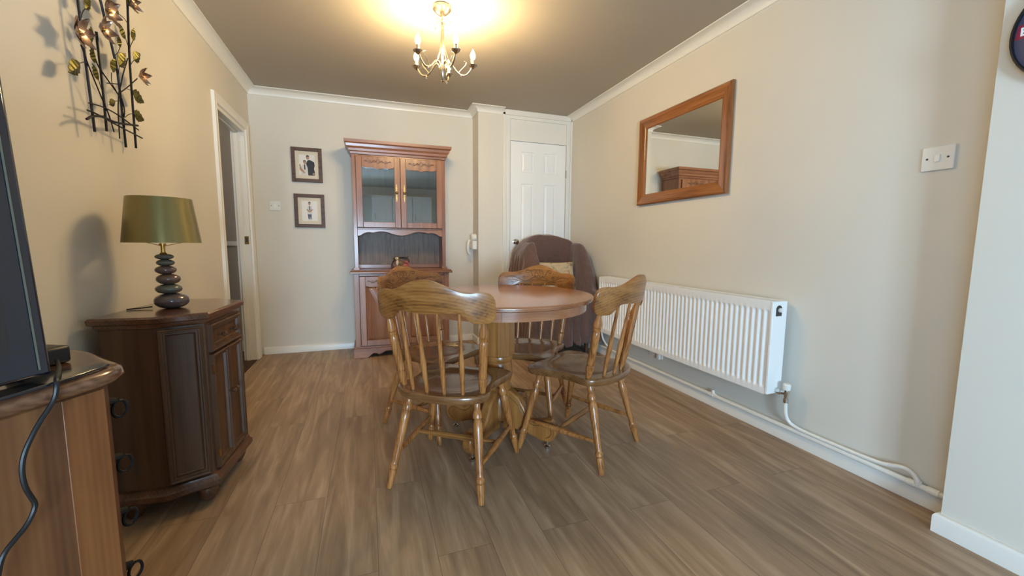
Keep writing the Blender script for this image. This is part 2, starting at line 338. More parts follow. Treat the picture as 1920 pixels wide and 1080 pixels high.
# ------------------------------------------------------------------ six panel door with transom in the right alcove
DX0, DX1, DZ = 1.342, 1.941, 2.004
g = G()
g.box(1.268, 1.335, F, F+.07, 0, H-.001); g.box(1.948, XR-.0, F, F+.07, 0, H-.001); g.box(1.335, 1.948, F, F+.07, DZ+.006, 2.03)
g.box(1.335, 1.948, F, F+.07, 2.215, H-.001); g.box(1.335, 1.948, F+.012, F+.05, 2.03, 2.215)
g.box(1.30, 1.335, F-.008, F, 0, 2.215); g.box(1.948, 1.975, F-.008, F, 0, 2.215)
g.box(1.262, 1.285, F-.014, F, 0, H-.03); g.box(1.99, XR-.001, F-.014, F, 0, H-.03); g.box(1.262, XR-.001, F-.014, F, H-.05, H-.001)
g.box(1.335, 1.948, F+.04, F+.075, 0, .002)
o = struct(g.build('door_2', 'trim', bevel=.002, weld=False))
def leaf():
    g = G(); PX = [(1.455, 1.592), (1.703, 1.838)]; PZ = [(.15, .88), (1.03, 1.60), (1.71, 1.91)]
    xs = [DX0]+[v for p in PX for v in p]+[DX1]; zs = [.008]+[v for p in PZ for v in p]+[DZ]
    for i in range(5):
        for j in range(7):
            x0, x1, z0, z1 = xs[i], xs[i+1], zs[j], zs[j+1]
            if i % 2 and j % 2:
                def ring(d, y): return [(x0+d, y, z0+d), (x1-d, y, z0+d), (x1-d, y, z1-d), (x0+d, y, z1-d)]
                R = g.loft([ring(0, F), ring(.006, F+.008), ring(.016, F+.009), ring(.03, F+.003)], True, False); g.f(R[-1])
            else: g.f([g.v((x0, F, z0)), g.v((x1, F, z0)), g.v((x1, F, z1)), g.v((x0, F, z1))])
    a = [g.v(p) for p in ((DX0, F+.035, .008), (DX1, F+.035, .008), (DX1, F+.035, DZ), (DX0, F+.035, DZ))]; g.f(a)
    c = [g.v(p) for p in ((DX0, F, .008), (DX1, F, .008), (DX1, F, DZ), (DX0, F, DZ))]
    for i in range(4): g.f([c[i], c[(i+1)%4], a[(i+1)%4], a[i]])
    return g.build('door_leaf', 'white', o, ang=12)
lf = leaf()
g = G(); g.lathe((1.397, F, 1.025), (1.397, F-.055, 1.025), [(0, .026), (.08, .026), (.15, .012), (.45, .011), (.6, .022), (.8, .027), (.95, .02), (1, .006)], 20); g.build('door_knob', 'chrome', lf)
g = G(); [g.box(1.941, 1.949, F-.009, F-.001, z, z+.08) for z in (1.68, .25)]; g.build('hinge', 'steel', lf)

# ------------------------------------------------------------------ switches and sockets
def plate(name, label, cat, T_, w_=.086, h_=.086, kind='switch', loc=(0,0,0)):
    t = thing(name, label, cat, loc); T_ = Matrix.Translation(-Vector(loc)) @ T_
    g = G(T_); g.box(-w_/2, w_/2, 0, .009, -h_/2, h_/2); g.build('plate', 'plastic', t, .0025)
    for x in (-.03, .03):
        if kind == 'socket': break
        g = G(T_); g.lathe((x, .009, 0), (x, .0102, 0), [(0, .0038), (1, .0035)], 10); g.build('screw', 'dark_dot', t)
    if kind == 'switch':
        g = G(T_); g.box(-.008, .008, .009, .0135, -.013, .013); g.build('rocker', 'white', t, .001)
    return t, T_
plate('light_switch', 'white single light switch on the right wall near the corner', 'switch', frameT((XR, .95, 1.326), (0, -1), (-1, 0)), .094, .088, 'switch', (XR, .95, 1.326))
plate('light_switch', 'small white light switch left of the framed photos on back wall', 'switch', frameT((-.762, D, 1.32), (1, 0), (0, -1)), .086, .08, 'switch', (-.762, D, 1.32))
t, T_ = plate('wall_socket', 'white double socket with red neon under the radiator', 'socket', frameT((XR, 2.46, .21), (0, -1), (-1, 0)), .146, .086, 'socket', (XR, 2.46, .21))
for x in (-.038, .038):
    g = G(T_); g.box(x-.012, x+.012, .0091, .012, .012, .026); g.build('rocker', 'white', t, .001)
    g = G(T_); g.box(x-.002, x+.002, .0091, .0095, -.01, 0); g.box(x-.012, x-.006, .0091, .0095, -.03, -.026); g.box(x+.006, x+.012, .0091, .0095, -.03, -.026); g.build('pin_hole', 'dark_dot', t, weld=False)
M['red'] = mat('red_plastic', (150, 30, 34), .4, noise=.1)
g = G(T_); g.box(-.008, .008, .0091, .014, .0, .02); g.build('neon', 'red', t, .001)
g = G(T_); g.box(.035, .065, .0125, .03, -.045, -.005); g.build('plug', 'plastic', t, .003)

# intercom handset on the pier side
t = thing('wall_phone', 'white wall phone with hanging handset on the side of the pier', 'phone', (XC, 4.0, 1.0))
g = G(); g.box(-.045, -.001, -.045, .045, -.055, .03); g.build('base', 'plastic', t, .006)
g = G(); g.lathe((-.002, .0, .066), (-.05, .0, .066), [(0, .034), (.8, .034), (1, .026)], 20); g.build('bell_dome', 'plastic', t)
g = G(); g.tube([(-.06, .012, .03), (-.078, .0, .02), (-.084, -.004, -.03), (-.08, 0, -.085), (-.06, .012, -.1)], .013, 10, 2); g.build('handset', 'plastic', t)

# ------------------------------------------------------------------ radiator and pipes
R0, R1, RY0, RY1, RZ0, RZ1 = 1.886, 1.982, 1.462, 3.09, .244, .724
t = thing('radiator', 'long white double panel radiator under the mirror', 'radiator', (R1, (RY0+RY1)/2, RZ0)); to = Vector(t.location)
def rel(g_): g_.T = Matrix.Translation(-to); return g_
g = rel(G()); pitch = .0333; ny = int((RY1-RY0-.03)/pitch)*10; ys = [RY0+.015+(RY1-RY0-.03)*k/ny for k in range(ny+1)]
zz = [RZ0+.0, RZ0+.03, RZ0+.036, RZ0+.042, RZ0+.05, RZ1-.065, RZ1-.055, RZ1-.049, RZ1-.043, RZ1-.012]; am = [0, 0, .3, .8, 1, 1, .8, .3, 0, 0]
rows = []
for z, a in zip(zz, am):
    rows.append([g.v((R0+a*.0075*(.5-.5*math.cos(2*PI*10*(k/ny)*(ny/10)/10))*1.0 if False else R0+a*.009*min(1, max(0, .62-1.1*math.cos(2*PI*k/10)))/1.0, y, z)) for k, y in enumerate(ys)])
for a, b in zip(rows, rows[1:]):
    for k in range(ny): g.f([a[k], a[k+1], b[k+1], b[k]])
g.build('ribbed_panel', 'white', t, ang=60)
g = rel(G()); g.box(R1-.02, R1-.006, RY0+.015, RY1-.015, RZ0+.005, RZ1-.015); g.build('back_panel', 'white', t)
for ya in (RY0, RY1-.014): g = rel(G()); g.box(R0-.002, R1, ya, ya+.014, RZ0+.004, RZ1); g.build('side_cover', 'white', t, .003)
g = rel(G())
g.box(R0-.001, R0+.014, RY0+.014, RY1-.014, RZ1-.012, RZ1+.001); g.box(R1-.012, R1, RY0+.014, RY1-.014, RZ1-.012, RZ1+.001)
k = RY0+.03
while k < RY1-.02: g.box(R0+.014, R1-.012, k, k+.006, RZ1-.008, RZ1-.002); k += .014
g.build('top_grille', 'white', t, weld=False)
g = rel(G()); g.box(R0+.02, R0+.06, RY0-.0006, RY0-.0001, RZ1-.075, RZ1-.035); g.lathe((R0+.04, RY0-.0006, RZ1-.04), (R0+.04, RY0-.0008, RZ1-.04), [(0, .02), (1, .02)], 16)
g.build('vent_slot', 'dark_dot', t, weld=False)
g = rel(G()); g.lathe((R0+.045, RY0+.0, RZ1-.045), (R0+.045, RY0-.014, RZ1-.045), [(0, .011), (.6, .011), (1, .007)], 12); g.build('bleed_plug', 'plastic', t)
tv_ = thing('radiator_valve', 'nickel radiator valve with white cap at the near bottom corner', 'valve', (1.945, 1.405, .265))
g = G(); g.lathe((0, .058, 0), (0, -.005, 0), [(0, .009), (.2, .009), (.22, .015), (.45, .015), (.5, .01), (.8, .01), (1, .01)], 12); g.lathe((0, 0, -.045), (0, 0, .02), [(0, .012), (.3, .013), (.32, .009), (.6, .01), (.8, .014), (1, .014)], 12); g.build('valve_body', 'chrome', tv_, weld=False)
g = G(); g.lathe((0, 0, .021), (0, 0, .052), [(0, .016), (.8, .018), (1, .014)], 16); g.build('cap', 'plastic', tv_)
PXX = 1.994-.012
g = G(); g.tube([(1.9445, 1.405, .219), (1.947, 1.403, .16), (1.958, 1.392, .122), (1.97, 1.36, .105), (1.975, 1.30, .1), (1.977, 1.03, .103), (1.977, .985, .112), (1.977, .935, .13), (1.977, .905, .122), (1.977, .888, .10), (1.977, .886, .094)], .0085, 10, 2)
tag(g.build('feed_pipe', 'trim'), 'thin white pipe bending down from the radiator valve along the wall', 'pipe')
g = G(); g.tube([(1.981, 3.5, .08), (1.981, YN+.02, .08)], .0115, 10)
for y in (.9, .84, 1.9): g.lathe((1.981, y-.018, .08), (1.981, y+.018, .08), [(0, .0145), (1, .0145)], 12)
g.lathe((1.979, .886, .079), (1.978, .886, .098), [(0, .012), (1, .0115)], 12)
g.tube([(1.981, 1.80, .08), (1.98, 1.86, .084), (1.98, 1.885, .09), (1.98, 1.89, .112)], .009, 10, 2)
tag(g.build('heating_pipe', 'trim', weld=False), 'long white heating pipe resting along the right skirting board', 'pipe')
g = G(); g.tube([(1.94, 3.12, .27), (1.95, 3.12, .18), (1.965, 3.09, .13), (1.977, 3.06, .102)], .0085, 10, 2); g.lathe((1.94, 3.133, .27), (1.94, 3.093, .27), [(0, .012), (1, .009)], 12); tag(g.build('return_pipe', 'trim', weld=False), 'short white pipe at the far end of the radiator by the armchair', 'pipe')

# ------------------------------------------------------------------ mirror
t = thing('wall_mirror', 'rectangular mirror in a wide honey pine frame above the radiator', 'mirror', (XR, 2.315, 1.62)); to = Vector(t.location)
my0, my1, mz0, mz1 = 1.888, 2.738, 1.303, 1.942
def mrail(pts, name):  # pts: outer a,b and inner a,b corners, profile across
    pass
prof = [(0, .004), (0, .022), (.008, .03), (.022, .03), (.03, .026), (.055, .024), (.068, .016), (.074, .016), (.08, .008), (.08, .004)]
def corner(i, off, h):
    y = my0+off if i in (0, 3) else my1-off; z = mz0+off if i in (0, 1) else mz1-off
    return (XR-h, y, z)
for i in range(4):
    g = rel(G()); g.loft([[corner(i, a, h) for a, h in prof], [corner((i+1) % 4, a, h) for a, h in prof]])
    g.build('frame_rail', 'piney' if i in (0, 2) else 'pine', t, ang=30)
g = rel(G()); g.box(XR-.009, XR-.004, my0+.074, my1-.074, mz0+.074, mz1-.074); g.build('mirror_glass', 'mirror', t)

# ------------------------------------------------------------------ framed photographs (flat prints)
M['mount'] = mat('cream_mount', (222, 208, 184), .6, noise=.02)
M['print'] = mat('print_white', (232, 226, 214), .4, noise=.02)
M['pblack'] = mat('print_black', (34, 32, 36), .5, noise=.05)
M['pskin'] = mat('print_skin', (178, 132, 108), .5, noise=.05)
M['phair'] = mat('print_hair', (50, 38, 34), .5, noise=.05)
M['pshirt'] = mat('print_shirt', (214, 208, 200), .5, noise=.03)
M['pjean'] = mat('print_jeans', (78, 82, 98), .5, noise=.05)
PM = ['print', 'pblack', 'pskin', 'phair', 'pshirt', 'pjean']
def disc(cx, cz, rx, rz, n=16): return [(cx+rx*math.cos(2*PI*k/n), cz+rz*math.sin(2*PI*k/n)) for k in range(n)]
def picture(label, x0, x1, z0, z1, fig):
    t = thing('framed_photo', label, 'picture', ((x0+x1)/2, D, (z0+z1)/2), 0, None)
    w2, h2 = (x1-x0)/2, (z1-z0)/2; b = .03
    g = G(); g.box(-w2, -w2+b, -.02, -.001, -h2, h2); g.box(w2-b, w2, -.02, -.001, -h2, h2); g.box(-w2+b, w2-b, -.02, -.001, -h2, -h2+b); g.box(-w2+b, w2-b, -.02, -.001, h2-b, h2)
    g.build('frame', 'frame', t, .002, weld=False)
    g = G(); g.box(-w2+b, w2-b, -.009, -.002, -h2+b, h2-b); g.build('mount', 'mount', t)
    g = G(); a = w2-b-.03; c = h2-b-.03
    g.mi = 0; g.prism([(-a, -c), (a, -c), (a, c), (-a, c)], -.0096, -.0091, 'y')
    for i, (mi, poly) in enumerate(fig): g.mi = mi; g.prism([(p*a, q*c) for p, q in poly], -.0098-.00006*i, -.0097, 'y')
    g.build('photograph', PM, t, weld=False)
fig1 = [(1, [(-.05,-1),(0,-.2),(-.1,.15),(.05,.42),(.3,.52),(.6,.45),(.95,.3),(1,0),(.9,-.35),(1,-.7),(.98,-1)]), (2, disc(.12,.72,.2,.2)), (3, [(-.1,.75),(-.06,.9),(.1,.98),(.3,.92),(.34,.76),(.26,.84),(.05,.84)]), (2, [(.7,-.78),(.98,-.72),(.92,-.95),(.66,-.92)]),
        (4, [(-.8,-1),(-.78,-.35),(-.62,-.02),(-.35,.08),(-.05,.0),(.08,-.3),(.12,-1)]), (2, disc(-.27,.25,.18,.18)), (3, [(-.47,.28),(-.45,.42),(-.27,.48),(-.1,.42),(-.08,.3),(-.2,.36),(-.35,.36)]), (1, [(-.36,.04),(-.22,.04),(-.2,-.4),(-.28,-.5),(-.36,-.4)]), (2, [(-.95,-.25),(-.8,-.1),(-.7,-.3),(-.25,-.75),(-.35,-.85),(-.92,-.5)]), (2, [(-.98,.0),(-.85,.08),(-.78,-.1),(-.92,-.2)])]
fig2 = [(5, [(-.28,-.3),(.24,-.3),(.18,-.82),(.06,-.86),(0,-.5),(-.04,-.86),(-.2,-.82)]), (4, [(-.3,-.35),(-.34,.1),(-.3,.42),(-.1,.52),(.12,.52),(.34,.42),(.38,.1),(.28,-.35)]), (2, disc(0,.72,.15,.15)), (3, [(-.16,.74),(-.14,.88),(0,.94),(.14,.88),(.17,.74),(.1,.82),(-.1,.82)]), (1, [(-.05,.5),(.06,.5),(.09,.1),(.02,0),(-.04,.1)]), (2, [(-.42,.12),(-.28,.2),(0,-.02),(.3,.2),(.44,.12),(.1,-.14),(-.1,-.14)]), (4, [(-.24,-.86),(0,-.86),(-.1,-.97),(-.24,-.96)]), (4, [(.0,-.86),(.2,-.84),(.3,-.96),(.12,-.96)])]
picture('upper framed photo of two people, one in black, on back wall', -.618, -.372, 1.536, 1.834, fig1)
picture('lower framed photo of one person with folded arms on back wall', -.612, -.366, 1.137, 1.432, fig2)

# round wall clock at the right edge
t = thing('wall_clock', 'round black rimmed picture clock on the near right wall', 'clock', (XN, .578, 1.617))
g = G(); g.lathe((0, 0, 0), (-.03, 0, 0), [(0, .16), (.7, .16), (1, .157), (1, .153), (.6, .152)], 48); g.build('rim', 'rubber', t)
M['clockface'] = mat('clock_face', (70, 66, 84), .3, noise=.5, scale=14); M['red2'] = mat('clock_red', (150, 40, 60), .3, noise=.1)
g = G(); g.mi = 0; g.lathe((-.0185, 0, 0), (-.0192, 0, 0), [(0, .1515), (1, .1515)], 48)
g.mi = 1; g.prism([(.01, -.004), (.150, -.004), (.1455, .036), (.01, .036)], -.0196, -.0193, 'x')
g.mi = 2
for y0_, y1_, z0_, z1_ in ((.134, .139, .004, .028), (.116, .1345, .004, .009), (.116, .1345, .0235, .028), (.119, .1345, .0135, .018)): g.prism([(y0_, z0_), (y1_, z0_), (y1_, z1_), (y0_, z1_)], -.0199, -.0197, 'x')
g.build('face', ['clockface', 'red2', 'white'], t, weld=False)

# ------------------------------------------------------------------ chandelier
CX, CY = .418, 2.385
t = thing('chandelier', 'brushed nickel five arm chandelier with candle bulbs on the ceiling', 'ceiling light', (CX, CY, H))
g = G(); g.lathe((0, 0, -.0005), (0, 0, -.055), [(0, .045), (.15, .052), (.4, .05), (.7, .034), (1, .01)], 28); g.build('ceiling_rose', 'steel', t)
g = G(); g.lathe((0, 0, -.05), (0, 0, -.40), [(0, .006), (.06, .006), (.08, .011), (.1, .006), (.13, .013), (.15, .006), (.72, .006), (.74, .02), (.76, .022), (.88, .02), (.95, .01), (.97, .005), (.985, .009), (1, .002)], 18); g.build('stem', 'steel', t)
g = G()
for k in range(4):
    a = PI/4+k*PI/2; c, s = math.cos(a), math.sin(a)
    g.tube([(c*r, s*r, z) for r, z in ((.008, -.11), (.02, -.085), (.045, -.075), (.055, -.095), (.045, -.112), (.04, -.1))], .0018, 6, 2)
    g.tube([(c*r, s*r, z) for r, z in ((.008, -.12), (.012, -.2), (.03, -.27), (.06, -.315))], .0018, 6, 2)
g.build('scroll_wires', 'steel', t, weld=False)
M['bulb'] = mat('lit_candle_bulb', (255, 236, 200), .3, emit=(255, 214, 150), estr=30)
M['candle'] = mat('candle_sleeve', (214, 200, 176), .3, .7, noise=.05)
g = G(); zc = -.268
g.tube([(.015, 0, -.318), (.03, 0, -.295), (.05, 0, -.30), (.085, 0, -.345), (.125, 0, -.355), (.155, 0, -.325), (.168, 0, -.29), (.17, 0, -.27-.035)], .0048, 10, 2)
arm0 = g.build('arm', 'steel', t)
g = G(); g.tube([(.085, 0, -.347), (.1, 0, -.325), (.125, 0, -.30), (.135, 0, -.28), (.12, 0, -.275)], .0022, 6, 2); g.lathe((.105, 0, -.352), (.105, 0, -.372), [(0, .006), (.5, .007), (1, .002)], 8); sc0 = g.build('leaf_scroll', 'steel', arm0, weld=False)
g = G(); g.lathe((.17, 0, -.312), (.17, 0, -.292), [(0, .004), (.3, .012), (.8, .024), (1, .026), (.9, .022), (.5, .01)], 20); dp0 = g.build('drip_pan', 'steel', arm0)
g = G(); g.lathe((.17, 0, -.30), (.17, 0, -.262), [(0, .0095), (1, .0095)], 14); ca0 = g.build('candle_tube', 'candle', arm0)
g = G(); g.lathe((.17, 0, -.262), (.17, 0, -.205), [(0, .008), (.15, .012), (.4, .0155), (.6, .012), (.85, .005), (1, .001)], 16); bu0 = g.build('bulb', 'bulb', arm0)
arms = [arm0]
for k in range(1, 5):
    a = arm0.copy(); COL.objects.link(a); a.parent = t
    for ch in (sc0, dp0, ca0, bu0): c = ch.copy(); COL.objects.link(c); c.parent = a
    arms.append(a)
for k, a in enumerate(arms):
    th = math.radians(-4+72*k); a.rotation_euler.z = th
    l = bpy.data.lights.new('bulb_light', 'POINT'); l.energy = 8.6; l.color = (1, .73, .38); l.shadow_soft_size = .016
    o = bpy.data.objects.new('bulb_light', l); COL.objects.link(o); o.location = (CX+.17*math.cos(th), CY+.17*math.sin(th), H-.19)

# ------------------------------------------------------------------ metal wall art
t = thing('metal_wall_art', 'metal wall sculpture of stems, leaves and copper flowers above sideboard', 'wall art', (XL, 2.02, 1.65)); to = Vector(t.location)
M['leafmetal'] = mat('green_gold_leaf', (96, 92, 48), .36, .8, noise=.8, scale=60, bump=.5)
M['copper'] = mat('copper_petal', (168, 140, 122), .3, .9, noise=.3, scale=40, bump=.3)
XA = -.886
rods = [[(1.843,1.794),(1.847,1.703),(1.855,1.564),(1.865,1.377)],[(1.931,1.735),(1.938,1.565),(1.937,1.397)],[(1.982,1.837),(2.033,1.7),(2.05,1.626),(2.057,1.366)],[(2.169,1.964),(2.152,1.816),(2.14,1.67),(2.133,1.379)]]
ext = [(1.842,2.0), None, (1.93,2.02), (2.175,2.12)]
def ray_(x, a, b): k = x/XA; return (x, a*k, .998+(b-.998)*k)
def ph(l, x=XA): return [ray_(x, a, b) for a, b in l]
def one(pts, r, n_, sm_, name):
    g = G(); g.T = Matrix.Translation(-to); g.tube(pts, r, n_, sm_); g.build(name, 'iron', t)
for r, e in zip(rods, ext): one(ph(([e] if e else [])+r), .0042, 8, 1, 'rod')
stems = [[(1.835,1.651),(1.868,1.593),(1.928,1.505),(1.961,1.464),(1.984,1.406)],[(1.895,1.687),(1.913,1.621),(1.952,1.6),(2.038,1.557)],[(2.052,1.57),(2.108,1.608),(2.191,1.671)],[(2.13,1.726),(2.084,1.649),(2.053,1.583)],[(2.045,1.57),(2.025,1.509),(2.018,1.39)],[(2.057,1.552),(2.074,1.513),(2.064,1.482)]]
twigs = [[(1.821,1.587),(1.846,1.601)],[(2.038,1.699),(2.066,1.724),(2.083,1.753)],[(2.003,1.625),(1.997,1.585),(2.025,1.568)],[(2.009,1.525),(2.043,1.536)],[(2.107,1.602),(2.148,1.606)],[(2.072,1.484),(2.102,1.505),(2.146,1.519)],[(2.159,1.867),(2.133,1.877),(2.097,1.875)],[(2.188,1.821),(2.167,1.795),(2.145,1.76)],[(2.18,1.74),(2.153,1.715),(2.142,1.694)],[(1.852,1.743),(1.861,1.766),(1.881,1.788)],[(2.13,1.798),(2.145,1.774)],[(2.062,1.671),(2.052,1.637)],[(1.918,1.567),(1.929,1.541)]]
for s_ in stems: one(ph(s_, XA+.006), .0022, 6, 2, 'thin_stem')
for s_ in twigs: one(ph(s_, XA+.008), .0013, 6, 2, 'leaf_stalk')
cross = [[(1.847,1.468),(1.933,1.481),(2.025,1.479),(2.166,1.459)],[(1.835,1.441),(1.884,1.444),(1.999,1.437),(2.191,1.432)],[(1.826,1.409),(1.861,1.43),(1.918,1.444),(2.0,1.443),(2.163,1.476)]]
for i, s_ in enumerate(cross): one(ph(s_, XA+.009+.004*i), [.0024, .0028][i % 2] if i < 2 else .004, 7, 2, 'woven_twig')
for y_, z_ in ((1.937, 1.45), (2.052, 1.60), (1.93, 2.0), (2.165, 2.05)): one([(XL+.001, y_, z_), (XA, y_, z_)], .0018, 6, 0, 'wall_pin')
leaves = [[(1.821,1.587),(1.759,1.533)],[(1.881,1.786),(1.914,1.831)],[(2.097,1.875),(2.032,1.893)],[(2.13,1.798),(2.088,1.839)],[(2.085,1.748),(2.077,1.788)],[(2.188,1.818),(2.203,1.874)],[(2.18,1.74),(2.238,1.789)],[(2.016,1.63),(2.036,1.69)],[(2.062,1.671),(2.118,1.74)],[(1.9,1.687),(1.903,1.739)],[(1.909,1.621),(1.889,1.667)],[(1.919,1.567),(1.892,1.613)],[(2.011,1.525),(1.972,1.501)],[(2.148,1.607),(2.236,1.588)],[(2.143,1.522),(2.223,1.513)],[(2.17,1.95),(2.22,2.0)],[(1.85,1.88),(1.8,1.92)]]
def leaf_mesh(a, b, wd):
    g = G(); g.T = Matrix.Translation(-to); A = Vector(ray_(XA+.01, a[0], a[1])); B = Vector(ray_(XA+.014, b[0], b[1])); L_ = (B-A); n = L_.cross(Vector((1,0,0))).normalized()
    for s_ in (-1, 1):
        prev = None
        for k in range(11):
            q = k/10; wv = wd*math.sin(PI*min(1, q**.8))*(1+.12*math.sin(q*28))
            m0 = A+L_*q+Vector((.006*math.sin(PI*q), 0, 0)); e0 = m0+n*s_*wv+Vector((-.008*math.sin(PI*q)+.002*math.sin(q*30), 0, 0))
            cur = [g.v(m0), g.v(e0), g.v(e0-Vector((.0012,0,0))), g.v(m0-Vector((.0012,0,0)))]
            if prev:
                for i in range(4): g.f([prev[i], prev[(i+1)%4], cur[(i+1)%4], cur[i]])
            prev = cur
    return g
for a, b in leaves:
    ln = math.hypot(b[0]-a[0], b[1]-a[1]); leaf_mesh(a, b, max(.013, ln*.28)).build('leaf', 'leafmetal', t, ang=20)
flow = [((1.818,1.683),.052,.3),((1.961,1.758),.044,1.1),((2.006,1.843),.05,2.0),((2.185,1.964),.036,.6),((2.212,1.690),.036,-.6)]
for (cy_, cz_), r, ph_ in flow:
    g = G(); g.T = Matrix.Translation(-to); C0 = Vector(ray_(XA+.014, cy_, cz_))
    for k in range(6):
        a = ph_+2*PI*k/6; d = Vector((0, math.cos(a), math.sin(a))); nn = Vector((0, -math.sin(a), math.cos(a))); prev = None
        for j in range(7):
            q = j/6; wv = r*.36*math.sin(PI*(q**.75)*.97+.05); m0 = C0+d*r*q+Vector((.022*q*q+(.004 if k % 2 else 0), 0, 0))
            cur = [g.v(m0-nn*wv+Vector((.006,0,0))), g.v(m0), g.v(m0+nn*wv+Vector((.006,0,0))), g.v(m0+nn*wv+Vector((.005,0,0))), g.v(m0-Vector((.001,0,0))), g.v(m0-nn*wv+Vector((.005,0,0)))]
            if prev:
                for i in range(6): g.f([prev[i], prev[(i+1)%6], cur[(i+1)%6], cur[i]])
            prev = cur
    fl = g.build('flower', 'copper', t, ang=40)
    g = G(); g.T = Matrix.Translation(-to); g.ell(tuple(C0+Vector((.006,0,0))), .008, .008, .008, 10, 6); g.build('flower_center', 'brass', fl)

# ------------------------------------------------------------------ welsh style display cabinet on the back wall
hx0, hx1 = -.128, .690; hb = 4.098; hc = .28
t = thing('display_cabinet', 'tall reddish oak display cabinet with glazed doors against back wall', 'cabinet', (.28, 3.92, 0)); to = Vector(t.location)
by = 3.735    # base front
g = rel(G()); g.box(hx0, hx0+.02, by+.02, hb, .08, .735); g.box(hx1-.02, hx1, by+.02, hb, .08, .735); g.box(hx0+.02, hx1-.02, hb-.01, hb, .08, .735); g.box(hx0+.02, hx1-.02, by+.02, hb-.01, .1, .115)
g.box(hx0, -.085, by, by+.02, .08, .735); g.box(.645, hx1, by, by+.02, .08, .735); g.box(-.085, .645, by, by+.02, .715, .735); g.box(-.085, .645, by, by+.02, .08, .105)
g.box(.268, .29, by, by+.02, .105, .715)
g.build('base_carcass', 'hutchz', t, .002, weld=False)
# plinth with shaped front
def wavy(pts): return pts
pl = [(-.148, 0), (-.148, .085), (.708, .085), (.708, 0), (.59, 0), (.565, .022), (.545, .036), (.52, .034), (.50, .022), (.475, .03), (.44, .05), (.28, .052), (.12, .05), (.085, .03), (.06, .022), (.04, .034), (.015, .036), (-.005, .022), (-.03, 0)]
g = rel(G()); g.prism(pl, by-.018, by, 'y'); g.box(-.148, -.128, by, hb, 0, .085); g.box(.69, .708, by, hb, 0, .085); g.prism([(-.148, .085), (.708, .085), (.70, .1), (-.14, .1)], by-.014, by, 'y')
g.build('plinth', 'hutchx', t, .003, weld=False)
g = rel(G()); g.box(-.158, .72, by-.03, hb, .737, .757); g.box(-.15, .712, by-.02, hb, .757, .765); g.build('worktop', 'hutchx', t, .005, weld=False)
def arch_top(x0, x1, zt, zb, n=24, amp=.022):
    """underside curve of a top rail: cathedral shape, peak at centre"""
    out = []
    for k in range(n+1):
        q = k/n; c = abs(q-.5)*2
        z = zb - amp*(math.cos(PI*c)*.5+.5) + (.35*amp*math.sin(PI*c*2) if c > .0 else 0)
        out.append((x0+(x1-x0)*q, z))
    return out
def panel_door(x0, x1, z0, z1, y, glass, st=.048, inv=False):
    parts = []
    g = rel(G()); g.box(x0, x0+st, y-.02, y-.001, z0, z1); g.box(x1-st, x1, y-.02, y-.001, z0, z1); g.box(x0+st, x1-st, y-.02, y-.001, z0, z0+st)
    top = arch_top(x0+st, x1-st, z1, z1-.085 if glass else z1-.08)
    g.prism([(x0+st, z1), (x1-st, z1)]+top[::-1], y-.02, y-.001, 'y')
    gm = g; g = rel(G())
    cx = (x0+x1)/2; cz = z1-.045
    for s in (-1, 1):
        pts = [(cx+s*(.012+.1*q), y-.0212, cz+.010*math.sin(q*9)) for q in [k/14 for k in range(15)]]; g.tube(pts, .003, 6)
        for c_, rr in ((.03, .011), (.065, .009), (.1, .007)):
            g.tube([(cx+s*(c_+rr*math.cos(a)*(1-a/14)), y-.0212, cz+.004+rr*math.sin(a)*(1-a/14)) for a in [k*.6 for k in range(11)]], .0022, 6)
    g.tube([(cx+.014*math.cos(a), y-.0212, cz+.006+.016*math.sin(a)) for a in [k*PI/6 for k in range(13)]], .0028, 6)
    gc = g; g = gm
    d = g.build('glazed_door' if glass else 'panel_door', 'hutchz', t, weld=False, ang=30); gc.build('carving', 'hutchc', d, weld=False)
    b = d.modifiers.new('bevel', 'BEVEL'); b.width = .0025; b.segments = 2; b.limit_method = 'ANGLE'; b.angle_limit = math.radians(60)
    if glass:
        g = rel(G()); g.box(x0+st-.004, x1-st+.004, y-.011, y-.008, z0+st-.004, z1-.07); g.build('glass_pane', 'glass', d)
    else:
        g = rel(G())
        def ring(dd, yy): return [(x0+st+dd, yy, z0+st+dd)]+[(x1-st-dd, yy, z0+st+dd)]+[(px+(dd if px < cx else -dd)*(1 if abs(px-cx) > .05 else 0), yy, pz-dd) for px, pz in top[::-1]]
        R = g.loft([ring(-.002, y-.004), ring(.004, y-.008), ring(.022, y-.016)], True, False); g.f(R[-1]); g.build('raised_panel', 'hutchz', d, ang=25)
    return d
def drop_handle(d, x, z, y, s=1):
    g = rel(G()); q = [(x+.0085*math.sin(a)*(1 if k % 2 else .35), z+.075*(k/12-.5)*2) for k, a in enumerate([PI/2]*13)]
    g.prism([(x+w_, z+h_) for w_, h_ in ((q_[0]*.75, q_[1]) for q_ in ((0,-.078),(.006,-.066),(.003,-.056),(.010,-.044),(.004,-.03),(.009,-.016),(.011,0),(.009,.016),(.004,.03),(.010,.044),(.003,.056),(.006,.066),(0,.078),(-.006,.066),(-.003,.056),(-.010,.044),(-.004,.03),(-.009,.016),(-.011,0),(-.009,-.016),(-.004,-.03),(-.010,-.044),(-.003,-.056),(-.006,-.066)))], y-.0025, y, 'y')
    h = g.build('handle', 'brass', d)
    g = rel(G()); g.lathe((x, y-.002, z), (x, y-.028, z), [(0, .006), (.35, .005), (.6, .012), (.85, .013), (1, .005)], 14); g.build('knob', 'brassdark', h)
for x0, x1, hx in ((-.083, .2665, .243), (.2915, .643, .315)):
    d = panel_door(x0, x1, .107, .713, by, False); drop_handle(d, hx, .42, by-.02)
